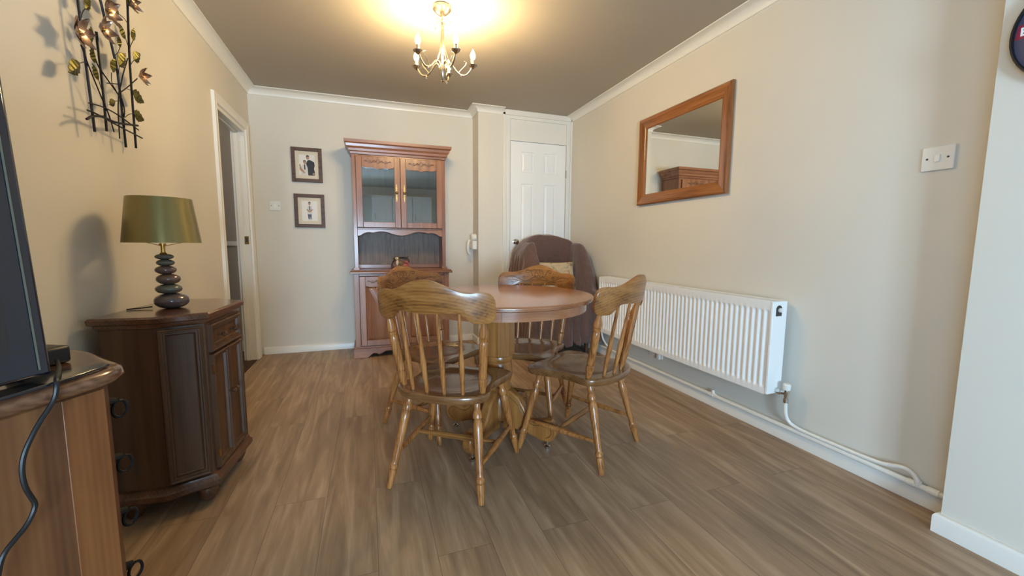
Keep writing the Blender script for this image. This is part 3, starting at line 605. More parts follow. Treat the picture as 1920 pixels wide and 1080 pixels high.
# upper part
uy = 3.82; ux0, ux1 = -.118, .680
g = rel(G()); g.box(ux0, ux0+.02, uy+.018, hb, .766, 1.755); g.box(ux1-.02, ux1, uy+.018, hb, .766, 1.755)
g.box(ux0, -.086, uy, uy+.018, .766, 1.755); g.box(.648, ux1, uy, uy+.018, .766, 1.755); g.box(-.086, .648, uy, uy+.018, 1.742, 1.755); g.box(ux0+.02, ux1-.02, uy+.018, hb-.008, 1.735, 1.755)
g.box(ux0+.02, ux1-.02, uy+.018, hb-.008, 1.105, 1.125); g.box(-.086, .648, uy, uy+.018, 1.122, 1.134); g.box(ux0-.01, -.08, uy-.012, uy, .766, .785); g.box(.642, ux1+.01, uy-.012, uy, .766, .785)
g.build('upper_carcass', 'hutchz', t, .002, weld=False)
val = [(-.086, 1.122)]+[(.648, 1.122)]+[(.648-.734*q, 1.082+.012*math.sin(q*PI*4+PI/2)*(1 if True else 0)+.022*math.sin(PI*q)**1*(0 if .4 < q < .6 else 1)-.012*math.cos((q-.5)*8)*(1 if .35 < q < .65 else 0)) for q in [k/40 for k in range(41)]]
val = [(-.086, 1.122), (.648, 1.122)]+[(x_, z_) for x_, z_ in [(.648,1.062),(.625,1.066),(.60,1.082),(.575,1.092),(.55,1.096),(.52,1.090),(.49,1.098),(.46,1.102),(.43,1.102),(.40,1.098),(.36,1.084),(.32,1.072),(.281,1.068),(.242,1.072),(.20,1.084),(.16,1.098),(.13,1.102),(.10,1.102),(.07,1.098),(.04,1.090),(.01,1.096),(-.015,1.092),(-.04,1.082),(-.063,1.066),(-.086,1.062)]]
g = rel(G()); g.prism(val, uy, uy+.018, 'y'); g.build('shaped_valance', 'hutchx', t, .002)
g = rel(G()); g.box(ux0+.02, ux1-.02, hb-.008, hb, .766, 1.735); g.build('back_board', 'hutchb', t)
g = rel(G()); g.box(ux0+.021, ux1-.021, hb-.03, hb-.0085, .766, .80); g.box(ux0+.021, ux1-.021, hb-.26, hb-.0085, 1.42, 1.432); g.build('shelf', 'hutchx', t, .002, weld=False)
cr = [(0, 1.757), (.006, 1.757), (.008, 1.775), (.018, 1.782), (.022, 1.80), (.036, 1.815), (.040, 1.835), (.052, 1.845), (.054, 1.868), (0, 1.868)]
g = rel(G()); g.sweep([(ux0, hb), (ux0, uy), (ux1, uy), (ux1, hb)], cr, 1 if False else -1); g.box(ux0, ux1, uy, hb, 1.757, 1.79)
g.build('cornice', 'hutchx', t, ang=30, weld=False)
for x0, x1, hx in ((-.085, .2795, .248), (.2825, .647, .314)):
    d = panel_door(x0, x1, 1.137, 1.74, uy, True); drop_handle(d, hx, 1.44, uy-.02)

# bird ornament in a twig ring
M['bird'] = mat('bird_brown', (112, 88, 62), .5, noise=.4, scale=90); M['cream'] = mat('cream_glaze', (222, 205, 176), .35, noise=.1, scale=40); M['pink'] = mat('pink_petal', (176, 96, 92), .6, noise=.3, scale=90)
t = thing('bird_ornament', 'small bird ornament with pink flower and twig ring on cabinet worktop', 'ornament', (.27, 3.785, .7655))
t.scale = (1.15, 1.15, 1.15)
g = G(); g.ell((-.005, 0, .045), .036, .022, .028, rot=Matrix.Rotation(.3, 4, 'Y')); g.ell((-.03, 0, .085), .02, .018, .019); g.ell((-.022, 0, .065), .019, .018, .024)
b = g.build('body', 'bird', t, weld=False); rm = b.modifiers.new('r', 'REMESH'); rm.mode = 'VOXEL'; rm.voxel_size = .003; rm.use_smooth_shade = True
sm = b.modifiers.new('s', 'SMOOTH'); sm.iterations = 6
g = G(); g.ell((-.026, -.006, .056), .013, .014, .03); g.ell((-.031, -.008, .088), .014, .012, .012); g.build('breast', 'cream', t, weld=False)
g = G(); g.ell((-.034, -.0195, .091), .0035, .0025, .0035, 10, 6); g.build('eye', 'rubber', t)
g = G(); g.lathe((-.047, -.002, .086), (-.062, -.002, .083), [(0, .006), (1, .0008)], 8); g.build('beak', 'iron', t)
g = G(); g.ell((.03, 0, .03), .03, .022, .022); g.ell((.04, -.012, .06), .014, .012, .012); g.ell((.052, -.008, .05), .01, .01, .01); g.build('flower', 'pink', t, weld=False)
g = G()
for k in range(3): g.tube([(-.005+(.06+.004*k)*math.cos(a), .006-.004*k, .046+(.043+.004*k)*math.sin(a+.2*k)) for a in [j*2*PI/24 for j in range(25)]], .0022, 6)
g.tube([(.04, 0, .085), (.055, 0, .1), (.062, 0, .108)], .002, 6, 1); g.tube([(-.055, 0, .02), (-.03, -.02, .004), (.03, -.02, .003), (.06, 0, .015)], .003, 6, 2); g.build('twig_ring', 'iron', t, weld=False)

# ------------------------------------------------------------------ dark octagonal sideboard on the left wall
t = thing('sideboard', 'dark oak canted sideboard with drawer and two doors against left wall', 'sideboard', (-.72, 1.95, 0)); to = Vector(t.location)
A0 = (-.868, 1.735); A1 = (-.712, 1.722); A2 = (-.584, 1.782); A3 = (-.560, 2.105); A4 = (-.668, 2.19); A5 = (-.84, 2.215)
body = [A0, A1, A2, A3, A4, A5]
g = rel(G()); g.prism(body, .10, .70); g.build('carcass', 'darkz', t, .002)
def offs(poly, d):
    n = len(poly); out = []
    for i in range(n):
        a, p, b = Vector(poly[i-1]), Vector(poly[i]), Vector(poly[(i+1)%n]); d1 = (p-a).normalized(); d2 = (b-p).normalized()
        n1 = Vector((d1.y, -d1.x)); n2 = Vector((d2.y, -d2.x)); m = n1+n2; m = m/max(.3, m.dot(n1)); out.append((p.x+m.x*d, p.y+m.y*d))
    return out
def bands(g_, prof):
    for (d0, z0), (d1, z1) in zip(prof, prof[1:]): pass
    g_.loft([[(x, y, z) for x, y in offs(body, d)] for d, z in prof])
g = rel(G()); bands(g, [(.004, .70), (.008, .706), (.010, .715), (.020, .720), (.022, .735), (.016, .742), (.0, .7425)]); g.build('top', 'darktop', t, ang=30)
g = rel(G()); bands(g, [(.018, .072), (.022, .078), (.022, .095), (.014, .103), (.010, .115), (.002, .118)]); g.build('base_moulding', 'darkx', t, ang=30)
def vpanel(p, q, u0, u1, z0, z1, name, par, y0=.0, fw=.026, m1='darkz', d=.015):
    """stepped frame and sunk field on the face p-q; u in metres from p"""
    P, Q = Vector(p), Vector(q); u = (Q-P).normalized(); n = Vector((u.y, -u.x))
    T_ = Matrix.Translation(-to) @ frameT((P.x, P.y, 0), u, n)
    g = G(T_)
    def ring(k, yy): return [(u0+k, yy, z0+k), (u1-k, yy, z0+k), (u1-k, yy, z1-k), (u0+k, yy, z1-k)]
    R = g.loft([ring(0, y0), ring(0, y0+d), ring(.004, y0+d+.003), ring(.009, y0+d), ring(.012, y0+d), ring(.014, y0+d-.004), ring(fw-.006, y0+d-.004), ring(fw-.003, y0+.003), ring(fw, y0+.001)], True, False); g.f(R[-1])
    g.f(R[0][::-1]); return g.build(name, m1, par, ang=20), T_
def flen(p, q): return (Vector(q)-Vector(p)).length
Lc = flen(A1, A2); vpanel(A1, A2, .008, Lc-.008, .125, .693, 'canted_panel', t)
Lc2 = flen(A3, A4); vpanel(A3, A4, .008, Lc2-.008, .125, .693, 'canted_panel', t)
Lf = flen(A2, A3)
dr, T_ = vpanel(A2, A3, .02, Lf-.02, .585, .69, 'drawer', t)
for u_ in (.33, .67):
    g = G(T_); g.lathe((Lf*u_, .004, .637), (Lf*u_, .034, .637), [(0, .005), (.4, .005), (.6, .011), (.85, .011), (1, .004)], 14); g.build('knob', 'darkx', dr)
for k in (0, 1):
    u0 = .02+k*(Lf/2-.018); u1 = u0+Lf/2-.022
    dd, T_ = vpanel(A2, A3, u0, u1, .125, .575, 'door', t)
    uk = u1-.012 if k == 0 else u0+.012
    g = G(T_); g.lathe((uk, .012, .39), (uk, .04, .39), [(0, .004), (.4, .004), (.6, .01), (.85, .01), (1, .004)], 14); g.build('knob', 'darkx', dd)
    if k == 0:
        g = G(T_); [g.box(u0-.005, u0+.002, .009, .016, z, z+.035) for z in (.17, .50)]; g.build('hinge', 'brass', dd, weld=False)
for (x, y) in ((-.62, 1.81), (-.60, 2.10), (-.83, 1.77), (-.80, 2.18)):
    g = rel(G()); g.lathe((x, y, 0), (x, y, .073), [(0, .016), (.1, .024), (.45, .036), (.75, .033), (.85, .02), (1, .026)], 20); g.build('bun_foot', 'darkx', t)

# ------------------------------------------------------------------ pebble lamp
LX, LY, LZ = -.742, 1.925, .7425
t = thing('table_lamp', 'stacked pebble table lamp with olive satin shade on dark sideboard', 'lamp', (LX, LY, LZ))
M['stone1'] = mat('stone_violet', (84, 72, 72), .22, noise=.3, scale=14, coat=.5); M['stone2'] = mat('stone_green', (92, 92, 82), .22, noise=.25, scale=16, coat=.5); M['stone3'] = mat('stone_brown', (100, 78, 70), .25, noise=.3, scale=14, coat=.5)
vx, vy = .935, .352    # across the view
z = 0
for rx, hh, off, m_ in ((.056, .058, .012, 'stone1'), (.043, .037, .006, 'stone2'), (.039, .040, .007, 'stone3'), (.034, .032, .001, 'stone3'), (.029, .025, .002, 'stone2'), (.030, .021, .0, 'stone2')):
    g = G(); g.ell((off*vx, off*vy, z+hh/2), rx, rx*.92, hh/2*1.02, 24, 14, pw=.75)
    g.build('pebble', m_, t); z += hh*.985
g = G(); g.lathe((-.002, 0, z-.002), (-.002, 0, z+.04), [(0, .010), (.1, .012), (.2, .007), (.85, .007), (.86, .011), (1, .011)], 14); g.build('lamp_neck', 'brass', t)
M['shade'] = mat('olive_satin', (140, 126, 78), .3, .55, noise=.08, scale=6, coat=.1)
zs0, zs1 = .9955-LZ, 1.163-LZ; r0, r1 = .120, .099
g = G(); n = 64
def el(r, z_): return [(r*math.cos(2*PI*k/n), r*.96*math.sin(2*PI*k/n), z_) for k in range(n)]
g.loft([el(r0, zs0), el(r1, zs1), el(r1-.0025, zs1), el(r0-.0025, zs0), el(r0, zs0)], True, False); sh = g.build('shade', 'shade', t, ang=40)
g = G()
for k in range(3): a = k*2*PI/3; g.tube([(0, 0, z+.03), (math.cos(a)*(r0-.01), math.sin(a)*(r0-.01), zs0+.012)], .0012, 6)
g.build('shade_ring', 'brass', sh, weld=False)
g = G(); g.tube([(-.05, .0, .008), (-.075, -.005, .005), (-.105, -.012, .004), (-.122, -.02, .003)], .0025, 6, 2); g.build('cord', 'rubber', t)

# ------------------------------------------------------------------ chest with television
t = thing('tv_chest', 'low sheesham wood chest with ring handles in the left foreground', 'chest', (-.66, .80, 0)); to = Vector(t.location)
c0 = Vector((-.465, .955)); sdir = Vector((.43, .903)).normalized()
B0 = c0 - sdir*.62; B1 = c0 - sdir*.02
fd = Vector((-.62, .785)).normalized()
plan = [tuple(B0), tuple(c0-sdir*.30+Vector((.004, -.002))), tuple(B1), tuple(c0+fd*.03), tuple(c0+fd*.2), (-.905, 1.30), (-.905, .36)]
body2 = plan
def offp(poly, d):
    n = len(poly); out = []
    for i in range(n):
        a, p, b = Vector(poly[i-1]), Vector(poly[i]), Vector(poly[(i+1)%n]); d1 = (p-a).normalized(); d2 = (b-p).normalized()
        n1 = Vector((d1.y, -d1.x)); n2 = Vector((d2.y, -d2.x)); m = n1+n2; m = m/max(.5, m.dot(n1)); out.append((p.x+m.x*d, p.y+m.y*d))
    return out
def safe(poly): return [(max(x, XL+.018), y) for x, y in poly]
g = rel(G()); g.prism(plan, .02, .732); g.build('carcass', 'rose', t, .004)
M['rose2'] = wood('sheesham_board', (74, 40, 18), (118, 70, 36), (148, 96, 52), 'z', .45, .55, coat=.05, rings=4, grain=.35)
Tb = Matrix.Translation(-to) @ frameT((B1.x, B1.y, 0), -sdir, (sdir.y, -sdir.x))
g = G(Tb); g.box(-.004, .062, .0004, .003, .03, .728); g.build('side_board', 'rose2', t, .001)
# rounded top
def rnd(poly, k=3):
    P = [Vector(p) for p in poly]
    for _ in range(k):
        Q = []
        n = len(P)
        for i in range(n):
            a, b = P[i], P[(i+1)%n]; Q += [a*.75+b*.25, a*.25+b*.75]
        P = Q
    return [tuple(p) for p in P]
topp = rnd([tuple(B0), tuple(c0-sdir*.3), tuple(c0-sdir*.10), tuple(c0+sdir*.012), tuple(c0+fd*.1), tuple(c0+fd*.25), (-.89, 1.30), (-.89, .36)], 2)
g = rel(G()); g.loft([[(x, y, z_) for x, y in safe(offs(topp, d))] for d, z_ in ((.0, .7325), (.012, .735), (.02, .745), (.018, .756), (.008, .762), (-.004, .763))]); g.build('top', 'rosetop', t, ang=50)
g = rel(G()); g.prism(offs(plan[:5]+[(-.88, 1.27), (-.88, .38)], -.02), 0, .0195); g.build('plinth', 'rose', t)
nrm = Vector((fd.y, -fd.x))
for i, zc_ in enumerate((.672, .556, .44, .32, .2)):
    if i > 3: break
    T_ = Matrix.Translation(-to) @ frameT((c0.x+fd.x*.03, c0.y+fd.y*.03, 0), fd, nrm)
    g = G(T_); g.box(.012, .17, .0005, .003, zc_-.05, zc_+.05); d = g.build('drawer', 'rose', t, .003)
    g = G(T_); g.lathe((.022, .003, zc_+.01), (.022, .016, zc_+.01), [(0, .009), (1, .006)], 10)
    g.tube([(.022+.006*math.sin(a), .0185+.0125*math.sin(a), zc_-.008+.017*math.cos(a)) for a in [k*2*PI/16 for k in range(17)]], .003, 6); g.build('ring_handle', 'iron', d, weld=False)

M['tvblue'] = mat('tv_bezel_gloss', (20, 24, 36), .12, noise=.1, coat=.5); M['screen'] = mat('tv_screen', (14, 17, 22), .12, noise=0, coat=.6); M['smoke'] = mat('smoked_glass', (24, 30, 38), .08, noise=0, coat=.6)
tvb = Vector((-.503, .878)); tn = Vector((sdir.y, -sdir.x)); tl = -sdir
t = thing('television', 'large flat television with glossy dark bezel on the near chest', 'television', (tvb.x-.2, tvb.y-.42, .7635)); to = Vector(t.location)
TS = Matrix.Translation(-to) @ frameT((tvb.x, tvb.y, 0), tl, tn)
T_ = TS @ Matrix.Translation((0, 0, .775)) @ Matrix.Rotation(math.radians(3.5), 4, 'X') @ Matrix.Translation((0, 0, -.775))
W_ = .80
g = G(T_); g.box(0, W_, -.045, 0, .778, 1.36); tvbody = g.build('bezel', 'tvblue', t, .006)
g = G(T_); g.box(.05, W_-.05, .0005, .0015, .825, 1.31); g.build('screen', 'screen', t)
g = G(T_); g.box(.016, .0185, .0005, .0015, .79, 1.35); g.build('trim_line', 'stone2', t)
g = G(TS); g.box(.36, .44, -.04, -.008, .769, .785); g.prism(rnd([(-.105, -.012), (-.05, .012), (.1, .028), (.74, .028), (.74, -.14), (.05, -.14), (-.04, -.05)], 1), .7638, .7695); g.build('stand', 'smoke', t, .002, weld=False)
t = thing('set_top_box', 'small black box behind the television on the near chest', 'electronics', (-.598, 1.0, .7635))
T_ = frameT((0, 0, 0), sdir, tn)
g = G(T_); g.box(-.04, .04, -.028, .028, 0, .034); g.build('case', 'rubber', t, .006)
g = G(T_); g.prism([(-.035, 0), (.03, 0), (.02, .0)] if False else [(-.035, .0342), (.01, .0342), (.0, .046), (-.03, .046)], -.02, .02, 'y'); g.build('top_cradle', 'rubber', t, .003)
g = G(); cp = [(-.56, .99, .775), (-.53, .94, .7735), (-.503, .888, .7745), (-.489, .858, .7745), (-0.485, 0.851, 0.765), (-0.487, 0.848, 0.746), (-0.491, 0.84, 0.732), (-0.497, 0.828, 0.716), (-0.502, 0.816, 0.696), (-0.507, 0.807, 0.675), (-0.509, 0.803, 0.656), (-0.509, 0.802, 0.639), (-0.508, 0.803, 0.621), (-0.506, 0.809, 0.601), (-0.504, 0.812, 0.589), (-0.506, 0.809, 0.577), (-0.51, 0.8, 0.562), (-0.516, 0.788, 0.551), (-0.521, 0.777, 0.542), (-0.524, 0.771, 0.531), (-0.526, 0.767, 0.514), (-.53, .755, .47)]
g.tube(cp, .0034, 8, 2); tag(g.build('power_cable', 'rubber'), 'black power cable hanging down the side of the near chest', 'cable')

# ------------------------------------------------------------------ round pedestal table
TX, TY, TZ = .63, 1.955, .750; TR = .458
t = thing('dining_table', 'round oak pedestal dining table with scrolled feet amid four chairs', 'table', (TX, TY, 0))
n = 96
def cir(r, z_): return [(r*math.cos(2*PI*k/n), r*math.sin(2*PI*k/n), z_) for k in range(n)]
g = G(); g.loft([cir(TR-.03, TZ-.024), cir(TR-.012, TZ-.024), cir(TR-.006, TZ-.02), cir(TR-.007, TZ-.015), cir(TR, TZ-.012), cir(TR, TZ-.006), cir(TR-.004, TZ-.001), cir(TR-.012, TZ)]); tp = g.build('tabletop', 'tabletop', t, ang=40)
g = G(); g.loft([cir(TR-.035, TZ-.0245), cir(TR-.035, TZ-.068), cir(TR-.055, TZ-.068), cir(TR-.055, TZ-.0245)], True, False)
for a in (math.atan2(-TY, -TX)-.0,): pass
g.build('apron', 'tabletop', t, ang=40)
g = G(); aa = math.radians(-108)
T_ = Matrix.Rotation(aa, 4, 'Z'); g.T = T_; g.box(TR-.0352, TR-.0345, -.0012, .0012, TZ-.067, TZ-.025); g.build('leaf_seam', 'dark_dot', t)
px, py = -.016, -.012
def octo(r, z_): return [(px+r*math.cos(2*PI*(k+.5)/8), py+r*math.sin(2*PI*(k+.5)/8), z_) for k in range(8)]
g = G(); g.loft([octo(.074, .44), octo(.078, .445), octo(.078, .66), octo(.09, .668), octo(.09, .6815)]); g.box(px-.28, px+.28, py-.035, py+.035, .66, .6815); g.build('upper_column', 'tablewood', t, .002, weld=False)
g = G(); g.lathe((px, py, .11), (px, py, .44), [(0, .06), (.12, .066), (.3, .062), (.36, .055), (.38, .066), (.42, .068), (.45, .06), (.48, .062), (.52, .064), (.56, .055), (.60, .06), (.7, .068), (.85, .066), (.9, .06), (.92, .066), (.96, .07), (1, .066)], 36); g.build('turned_column', 'tablewood', t)
foot = [(.03, .06), (.03, .27), (.075, .265), (.12, .235), (.15, .19), (.17, .155), (.20, .135), (.23, .14), (.26, .15), (.29, .148), (.315, .125), (.322, .095), (.31, .06), (.285, .04), (.25, .038), (.21, .05), (.16, .066), (.10, .07)]
for ang in (-42, -132, 138, 48):
    T_ = Matrix.Translation((px, py, 0)) @ Matrix.Rotation(math.radians(ang-3), 4, 'Z')
    g = G(T_); g.prism(foot, -.024, .024, 'y')
    fo = g.build('scroll_foot', 'tablewood', t, .009, seg=3)
    g = G(T_)
    for s in (-1, 1): g.tube([(x, s*.0235, z_) for x, z_ in [(.07, .235), (.115, .205), (.14, .165), (.165, .13), (.20, .112), (.235, .118), (.265, .125), (.29, .115), (.298, .092), (.288, .07), (.268, .06)]], .0025, 6, 2)
    g.build('carved_line', 'oaky', fo, weld=False)
    g = G(T_); g.lathe((.268, 0, 0), (.268, 0, .042), [(0, .014), (.3, .015), (.4, .006), (1, .006)], 14); g.build('levelling_glide', 'chrome', fo)

# ------------------------------------------------------------------ chairs
def seat_outline():
    h = [(0, -.252), (.055, -.249), (.105, -.238), (.15, -.218), (.185, -.190), (.203, -.162), (.198, -.125), (.185, -.085), (.182, -.035), (.190, .02), (.205, .075), (.213, .115), (.208, .148), (.188, .168), (.155, .176), (.11, .172), (.055, .166), (0, .167)]
    return h+[(-x, y) for x, y in h[-2:0:-1]]
def smooth_closed(P, k=2):
    P = [Vector(p) for p in P]
    for _ in range(k):
        Q = []
        for i in range(len(P)): a, b = P[i], P[(i+1)%len(P)]; Q += [a*.75+b*.25, a*.25+b*.75]
        P = Q
    return P
SZ = .412
def make_chair(label):
    t = thing('dining_chair', label, 'chair', group='oak dining chairs around the table')
    g = G(); O = smooth_closed(seat_outline(), 1); cy = -.03
    def ring(s, z_fn):
        out = []
        for p in O:
            x, y = p.x*s, cy+(p.y-cy)*s
            out.append((x, y, z_fn(x, y)))
        return out
    def top(x, y):
        d = math.hypot(x/.15, (y+.035)/.15)
        dip = -.013*max(0, min(1, (1.12-d)/.35)) ; dip = dip*(1 if y < .1 else max(0, 1-(y-.1)/.1))
        sc = -.006*max(0, (y-.08)/.1)*math.cos(min(1, abs(x)/.2)*PI*1.0)**2
        return SZ+dip+sc
    rings = [ring(.90, lambda x, y: SZ-.034), ring(.965, lambda x, y: SZ-.033), ring(.992, lambda x, y: SZ-.024), ring(1.0, lambda x, y: SZ-.012), ring(.995, lambda x, y: SZ-.004), ring(.98, top)]
    for s in (.93, .88, .84, .8, .76, .7, .62, .5, .35, .18, .05): rings.append(ring(s, top))
    g.loft(rings); g.build('seat', 'oaky', t, ang=50)
    legp = [(0, .0105), (.01, .0115), (.17, .0165), (.185, .0165), (.195, .013), (.205, .0175), (.235, .018), (.25, .014), (.27, .0135), (.5, .0165), (.70, .019), (.76, .0185), (.79, .014), (.80, .013), (.81, .0185), (.84, .0195), (.87, .017), (.89, .0125), (.93, .014), (1, .0135)]
    feet = {}
    for sx in (-1, 1):
        for (fx, fy, tx, ty) in ((.230, .182, .165, .105), (.201, -.248, .147, -.150)):
            a = (sx*fx, fy, 0); b = (sx*tx, ty, SZ-.03); feet[(sx, fy > 0)] = (Vector(a), Vector(b))
            g = G(); g.lathe(a, b, legp, 16); g.build('leg', 'oakz', t)
    zs_ = .37
    stp = [(0, .008), (.1, .009), (.35, .0125), (.5, .0145), (.65, .0125), (.9, .009), (1, .008)]
    mids = []
    for sx in (-1, 1):
        p = feet[(sx, True)]; q = feet[(sx, False)]; a = p[0].lerp(p[1], zs_+.01); b = q[0].lerp(q[1], zs_-.02)
        g = G(); g.lathe(a, b, stp, 12); g.build('stretcher', 'oakz', t); mids.append(a.lerp(b, .46))
    g = G(); g.lathe(mids[0], mids[1], [(0, .008), (.15, .01), (.4, .014), (.5, .012), (.6, .014), (.85, .01), (1, .008)], 12); g.build('stretcher', 'oakx', t)
    CT = lambda x: -.288+1.45*x*x
    pp = [(0, .012), (.06, .013), (.16, .0185), (.20, .0185), (.22, .013), (.235, .0175), (.27, .018), (.33, .016), (.5, .0165), (.66, .0175), (.72, .016), (.735, .0125), (.745, .0165), (.78, .0175), (.79, .013), (.80, .0185), (.85, .018), (.93, .012), (1, .009)]
    for sx in (-1, 1):
        g = G(); g.lathe((sx*.173, -.154, SZ-.006), (sx*.202, CT(.202)+.012, .712), pp, 16); g.build('back_post', 'oakz', t)
    for x0, x1 in ((-.108, -.122), (-.037, -.042), (.037, .042), (.108, .122)):
        y0 = -.217+1.6*x0*x0
        g = G(); g.lathe((x0, y0, SZ-.004), (x1, CT(x1), .758), [(0, .0065), (.2, .0095), (.38, .0115), (.5, .0085), (.75, .0075), (1, .006)], 12); g.build('spindle', 'oakz', t)
    # crest rail
    def zt(x):
        a = abs(x)
        if a > .213: return .822-.046*(1-math.sqrt(max(0, 1-((a-.213)/.0305)**2)))
        if a > .17: return .822+.002*math.sin((a-.17)/.043*PI)
        q = a/.17; return .822+.047*(.5+.5*math.cos(PI*q))
    def zb(x):
        a = abs(x)
        if a > .213: return .704+.042*(1-math.sqrt(max(0, 1-((a-.213)/.0305)**2)))
        if a > .18: return .704
        if a > .115: q = (a-.115)/.065; return .704+.042*(.5+.5*math.cos(PI*q))
        return .746-.004*(.5+.5*math.cos(PI*a/.115))
    rings = []
    N = 64
    for k in range(N+1):
        x = .243*math.sin(PI*(k/N-.5)); z0_, z1_ = zb(x), zt(x); th = .010; r = []
        dy = 2.7*x; nrm_ = Vector((-dy, 1, 0)).normalized()
        for (s, q) in ((-1, 0.06), (-.8, .0), (.8, 0), (1, .06), (1, .35), (1, .65), (1, .94), (.75, 1), (-.75, 1), (-1, .94), (-1, .65), (-1, .35)):
            z_ = z0_+(z1_-z0_)*q; lean = -.14*(z_-.72)-.0; r.append((x+nrm_.x*th*s, CT(x)+nrm_.y*th*s+lean, z_))
        rings.append(r)
    g = G(); g.loft(rings); cr_ = g.build('crest_rail', 'oakx', t, ang=50)
    # carving on the front face
    g = G()
    def on(x, z_): return (x, CT(x)-.14*(z_-.72)+.0102, z_)
    for s in (-1, 1):
        g.tube([on(s*x, z_) for x, z_ in ((.02, .80), (.06, .775), (.09, .765), (.13, .785), (.17, .80), (.205, .79))], .0016, 6, 2)
        g.tube([on(s*x, z_) for x, z_ in ((.03, .775), (.07, .76), (.11, .765), (.15, .775), (.185, .775))], .0013, 6, 2)
        g.tube([on(s*x, z_) for x, z_ in ((.04, .80), (.055, .83), (.075, .84), (.085, .825), (.07, .815), (.065, .825))], .0014, 6, 2)
        for cx, cz, rr in ((.195, .76, .014), (.165, .757, .009), (.095, .79, .009)):
            g.tube([on(s*(cx+rr*math.cos(a)*(1-a/16)), cz+rr*math.sin(a)*(1-a/16)) for a in [k*.55 for k in range(16)]], .0013, 6)
    g.tube([on(.028*math.cos(a), .81+.028*math.sin(a)) for a in [k*PI/8 for k in range(17)]], .0014, 6)
    for k in range(5):
        a = PI/2+k*2*PI/5; g.tube([on(.004*math.cos(a), .81+.004*math.sin(a)), on(.013*math.cos(a+.3), .81+.013*math.sin(a+.3)), on(.022*math.cos(a), .81+.022*math.sin(a))], .0014, 6, 1)
    g.build('carving', 'darkx', cr_, weld=False)
    return t
def copy_tree(o, parent=None):
    c = o.copy(); COL.objects.link(c); c.parent = parent
    for ch in o.children: copy_tree(ch, c)
    return c
spots = [((.357, 1.746), 55.2, 'oak dining chair nearest the camera, seen from its back'),
         ((.965, 1.771), 122.5, 'oak dining chair right of the table, its back toward the radiator'),
         ((.369, 2.233), -51.2, 'oak dining chair left of the table, in front of the display cabinet'),
         ((.828, 2.158), -130, 'oak dining chair tucked in behind the table, before the armchair')]
proto = None
for (x, y), a, lab in spots:
    if proto is None: proto = c = make_chair(lab)
    else: c = copy_tree(proto); c['label'] = lab
    c.location = (x, y, 0); c.rotation_euler.z = math.radians(a-90)

# ------------------------------------------------------------------ armchair, throw, cushion
AX, AY = 1.637, 3.50
t = thing('armchair', 'black armchair hidden under a brown throw in the far right corner', 'armchair', (AX, AY, 0), math.radians(-1))
g = G(); g.box(-.23, .23, -.27, .25, .12, .40); g.build('seat', 'leather', t, .04)
g = G(); g.box(-.2, .2, .14, .26, .42, .92); g.build('backrest', 'leather', t, .05)
for s in (-1, 1):
    g = G(); g.box(.24 if s > 0 else -.295, .295 if s > 0 else -.24, -.27, .26, .12, .52); g.build('armrest', 'leather', t, .02)
    for yy in (-.26, .24):
        g = G(); g.lathe((s*.24, yy*.9, 0), (s*.24, yy*.9, .12), [(0, .015), (1, .024)], 12); g.build('leg', 'darkx', t)
# throw: thick draped shell, one mesh
def drape():
    NX, NY = 96, 110; x0, x1, y0, y1 = -.325, .325, -.315, .31
    def sst(a, b, v): q = max(0, min(1, (v-a)/(b-a))); return q*q*(3-2*q)
    def hgt(x, y):
        seat = .465+.02*math.cos(x*6)
        arch = 1.078-.075*(min(abs(x), .25)/.24)**2.6
        yb = .10-.10*sst(.12, .26, abs(x))
        back = seat+(arch-seat)*sst(yb-.06, yb+.10, y)
        a = sst(.185, .225, abs(x))
        armz = .58+(1.0-.58)*sst(-.33, -.05, y)
        z = max(back, seat+(armz-seat)*a)
        e_ = max(0, abs(x)-.225)/.10
        z -= .10*e_**2.0
        if y > .24: z -= .05*((y-.24)/.07)**2
        return z
    V = {}
    g = G()
    for i in range(NX+1):
        for j in range(NY+1):
            x = x0+(x1-x0)*i/NX; y = y0+(y1-y0)*j/NY
            z = hgt(x, y)
            # rounded plan and skirts
            V[i, j] = [x, y, z]
    vs = {k: g.v(p) for k, p in V.items()}
    for i in range(NX):
        for j in range(NY): g.f([vs[i, j], vs[i+1, j], vs[i+1, j+1], vs[i, j+1]])
    # skirts hanging from the rim
    rim = [(i, 0) for i in range(NX+1)]+[(NX, j) for j in range(1, NY+1)]+[(i, NY) for i in range(NX-1, -1, -1)]+[(0, j) for j in range(NY-1, 0, -1)]
    K = 22; n = len(rim); prev = [vs[r] for r in rim]
    tops = [V[r] for r in rim]
    for k in range(1, K+1):
        q = k/K; cur = []
        for m_, (x, y, z) in enumerate(tops):
            hem = .10+.02*math.sin(m_*.35)+.012*math.sin(m_*.9)
            if x > .2 and y > -.25 : hem = .28+.06*math.sin(m_*.12)
            nx_, ny_ = (0, -1) if y <= y0+.001 else ((1, 0) if x >= x1-.001 else ((0, 1) if y >= y1-.001 else (-1, 0)))
            fold = (.006+.014*q)*math.sin(m_*.42+1.3*math.sin(m_*.11))+.012*math.sin(min(1, q*4)*PI/2)
            zz_ = z-(z-hem)*q
            if ny_ == 1: fold = 0
            cur.append(g.v((x+nx_*fold, y+ny_*fold, zz_)))
        for m_ in range(n): g.f([prev[m_], prev[(m_+1)%n], cur[(m_+1)%n], cur[m_]])
        prev = cur
    return g
g = drape(); th_ = g.build('throw_blanket', 'throw', None, ang=80)
th_.location = (AX, AY, .008); th_.rotation_euler.z = math.radians(-1)
m_ = th_.modifiers.new('smooth', 'SMOOTH'); m_.iterations = 5; m_.factor = .6
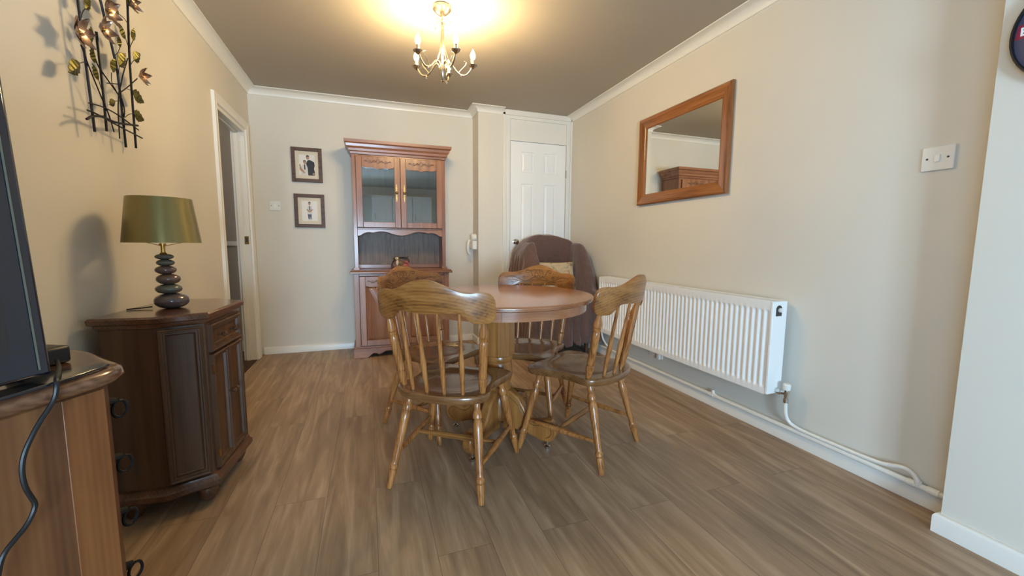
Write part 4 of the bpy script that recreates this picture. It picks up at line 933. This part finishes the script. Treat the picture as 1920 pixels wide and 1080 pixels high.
tx = bpy.data.textures.new('folds', 'CLOUDS'); tx.noise_scale = .12; tx.noise_depth = 1
m_ = th_.modifiers.new('folds', 'DISPLACE'); m_.texture = tx; m_.strength = .028; m_.mid_level = .5; m_.texture_coords = 'LOCAL'
m_ = th_.modifiers.new('solid', 'SOLIDIFY'); m_.thickness = .008; m_.offset = 1
tag(th_, 'brown plush throw draped over the corner armchair', 'blanket')
def cushmat():
    m = bpy.data.materials.new('floral_cushion'); m.use_nodes = True; nt = m.node_tree; b = nt.nodes['Principled BSDF']; L = nt.links.new
    tc = nt.nodes.new('ShaderNodeTexCoord'); v = nt.nodes.new('ShaderNodeTexNoise'); v.inputs['Scale'].default_value = 13; v.inputs['Detail'].default_value = 3; v.inputs['Distortion'].default_value = 1.2
    L(tc.outputs['Object'], v.inputs['Vector']); r = nt.nodes.new('ShaderNodeValToRGB'); e = r.color_ramp.elements
    e[0].position = .3; e[0].color = lin((150, 128, 96)); e[1].position = .72; e[1].color = lin((190, 96, 56))
    for p, c in ((.42, (196, 178, 146)), (.56, (208, 192, 160)), (.64, (200, 160, 116))): k = e.new(p); k.color = lin(c)
    L(v.outputs['Fac'], r.inputs[0]); L(r.outputs[0], b.inputs['Base Color']); b.inputs['Roughness'].default_value = .85
    return m
M['cushion'] = cushmat()
g = G(); n = 26; S_ = .2; hh = .145
for s in (-1, 1):
    P = {}
    for i in range(n+1):
        for j in range(n+1):
            a = -1+2*i/n; b = -1+2*j/n; e_ = max(0, (1-a**2)*(1-b**2))**.45
            pin = 1-.07*(1-a*a)*abs(b)-.0; pin2 = 1-.07*(1-b*b)*abs(a)
            P[i, j] = g.v((a*S_*pin2, s*e_*.05, b*hh*pin))
    for i in range(n):
        for j in range(n): g.f([P[i, j], P[i+1, j], P[i+1, j+1], P[i, j+1]])
cu = g.build('cushion', 'cushion', ang=80); cu.location = (1.625, 3.42, .70); cu.rotation_euler = (math.radians(-14), 0, math.radians(-1))
tag(cu, 'floral cream and orange cushion propped on the armchair', 'cushion')
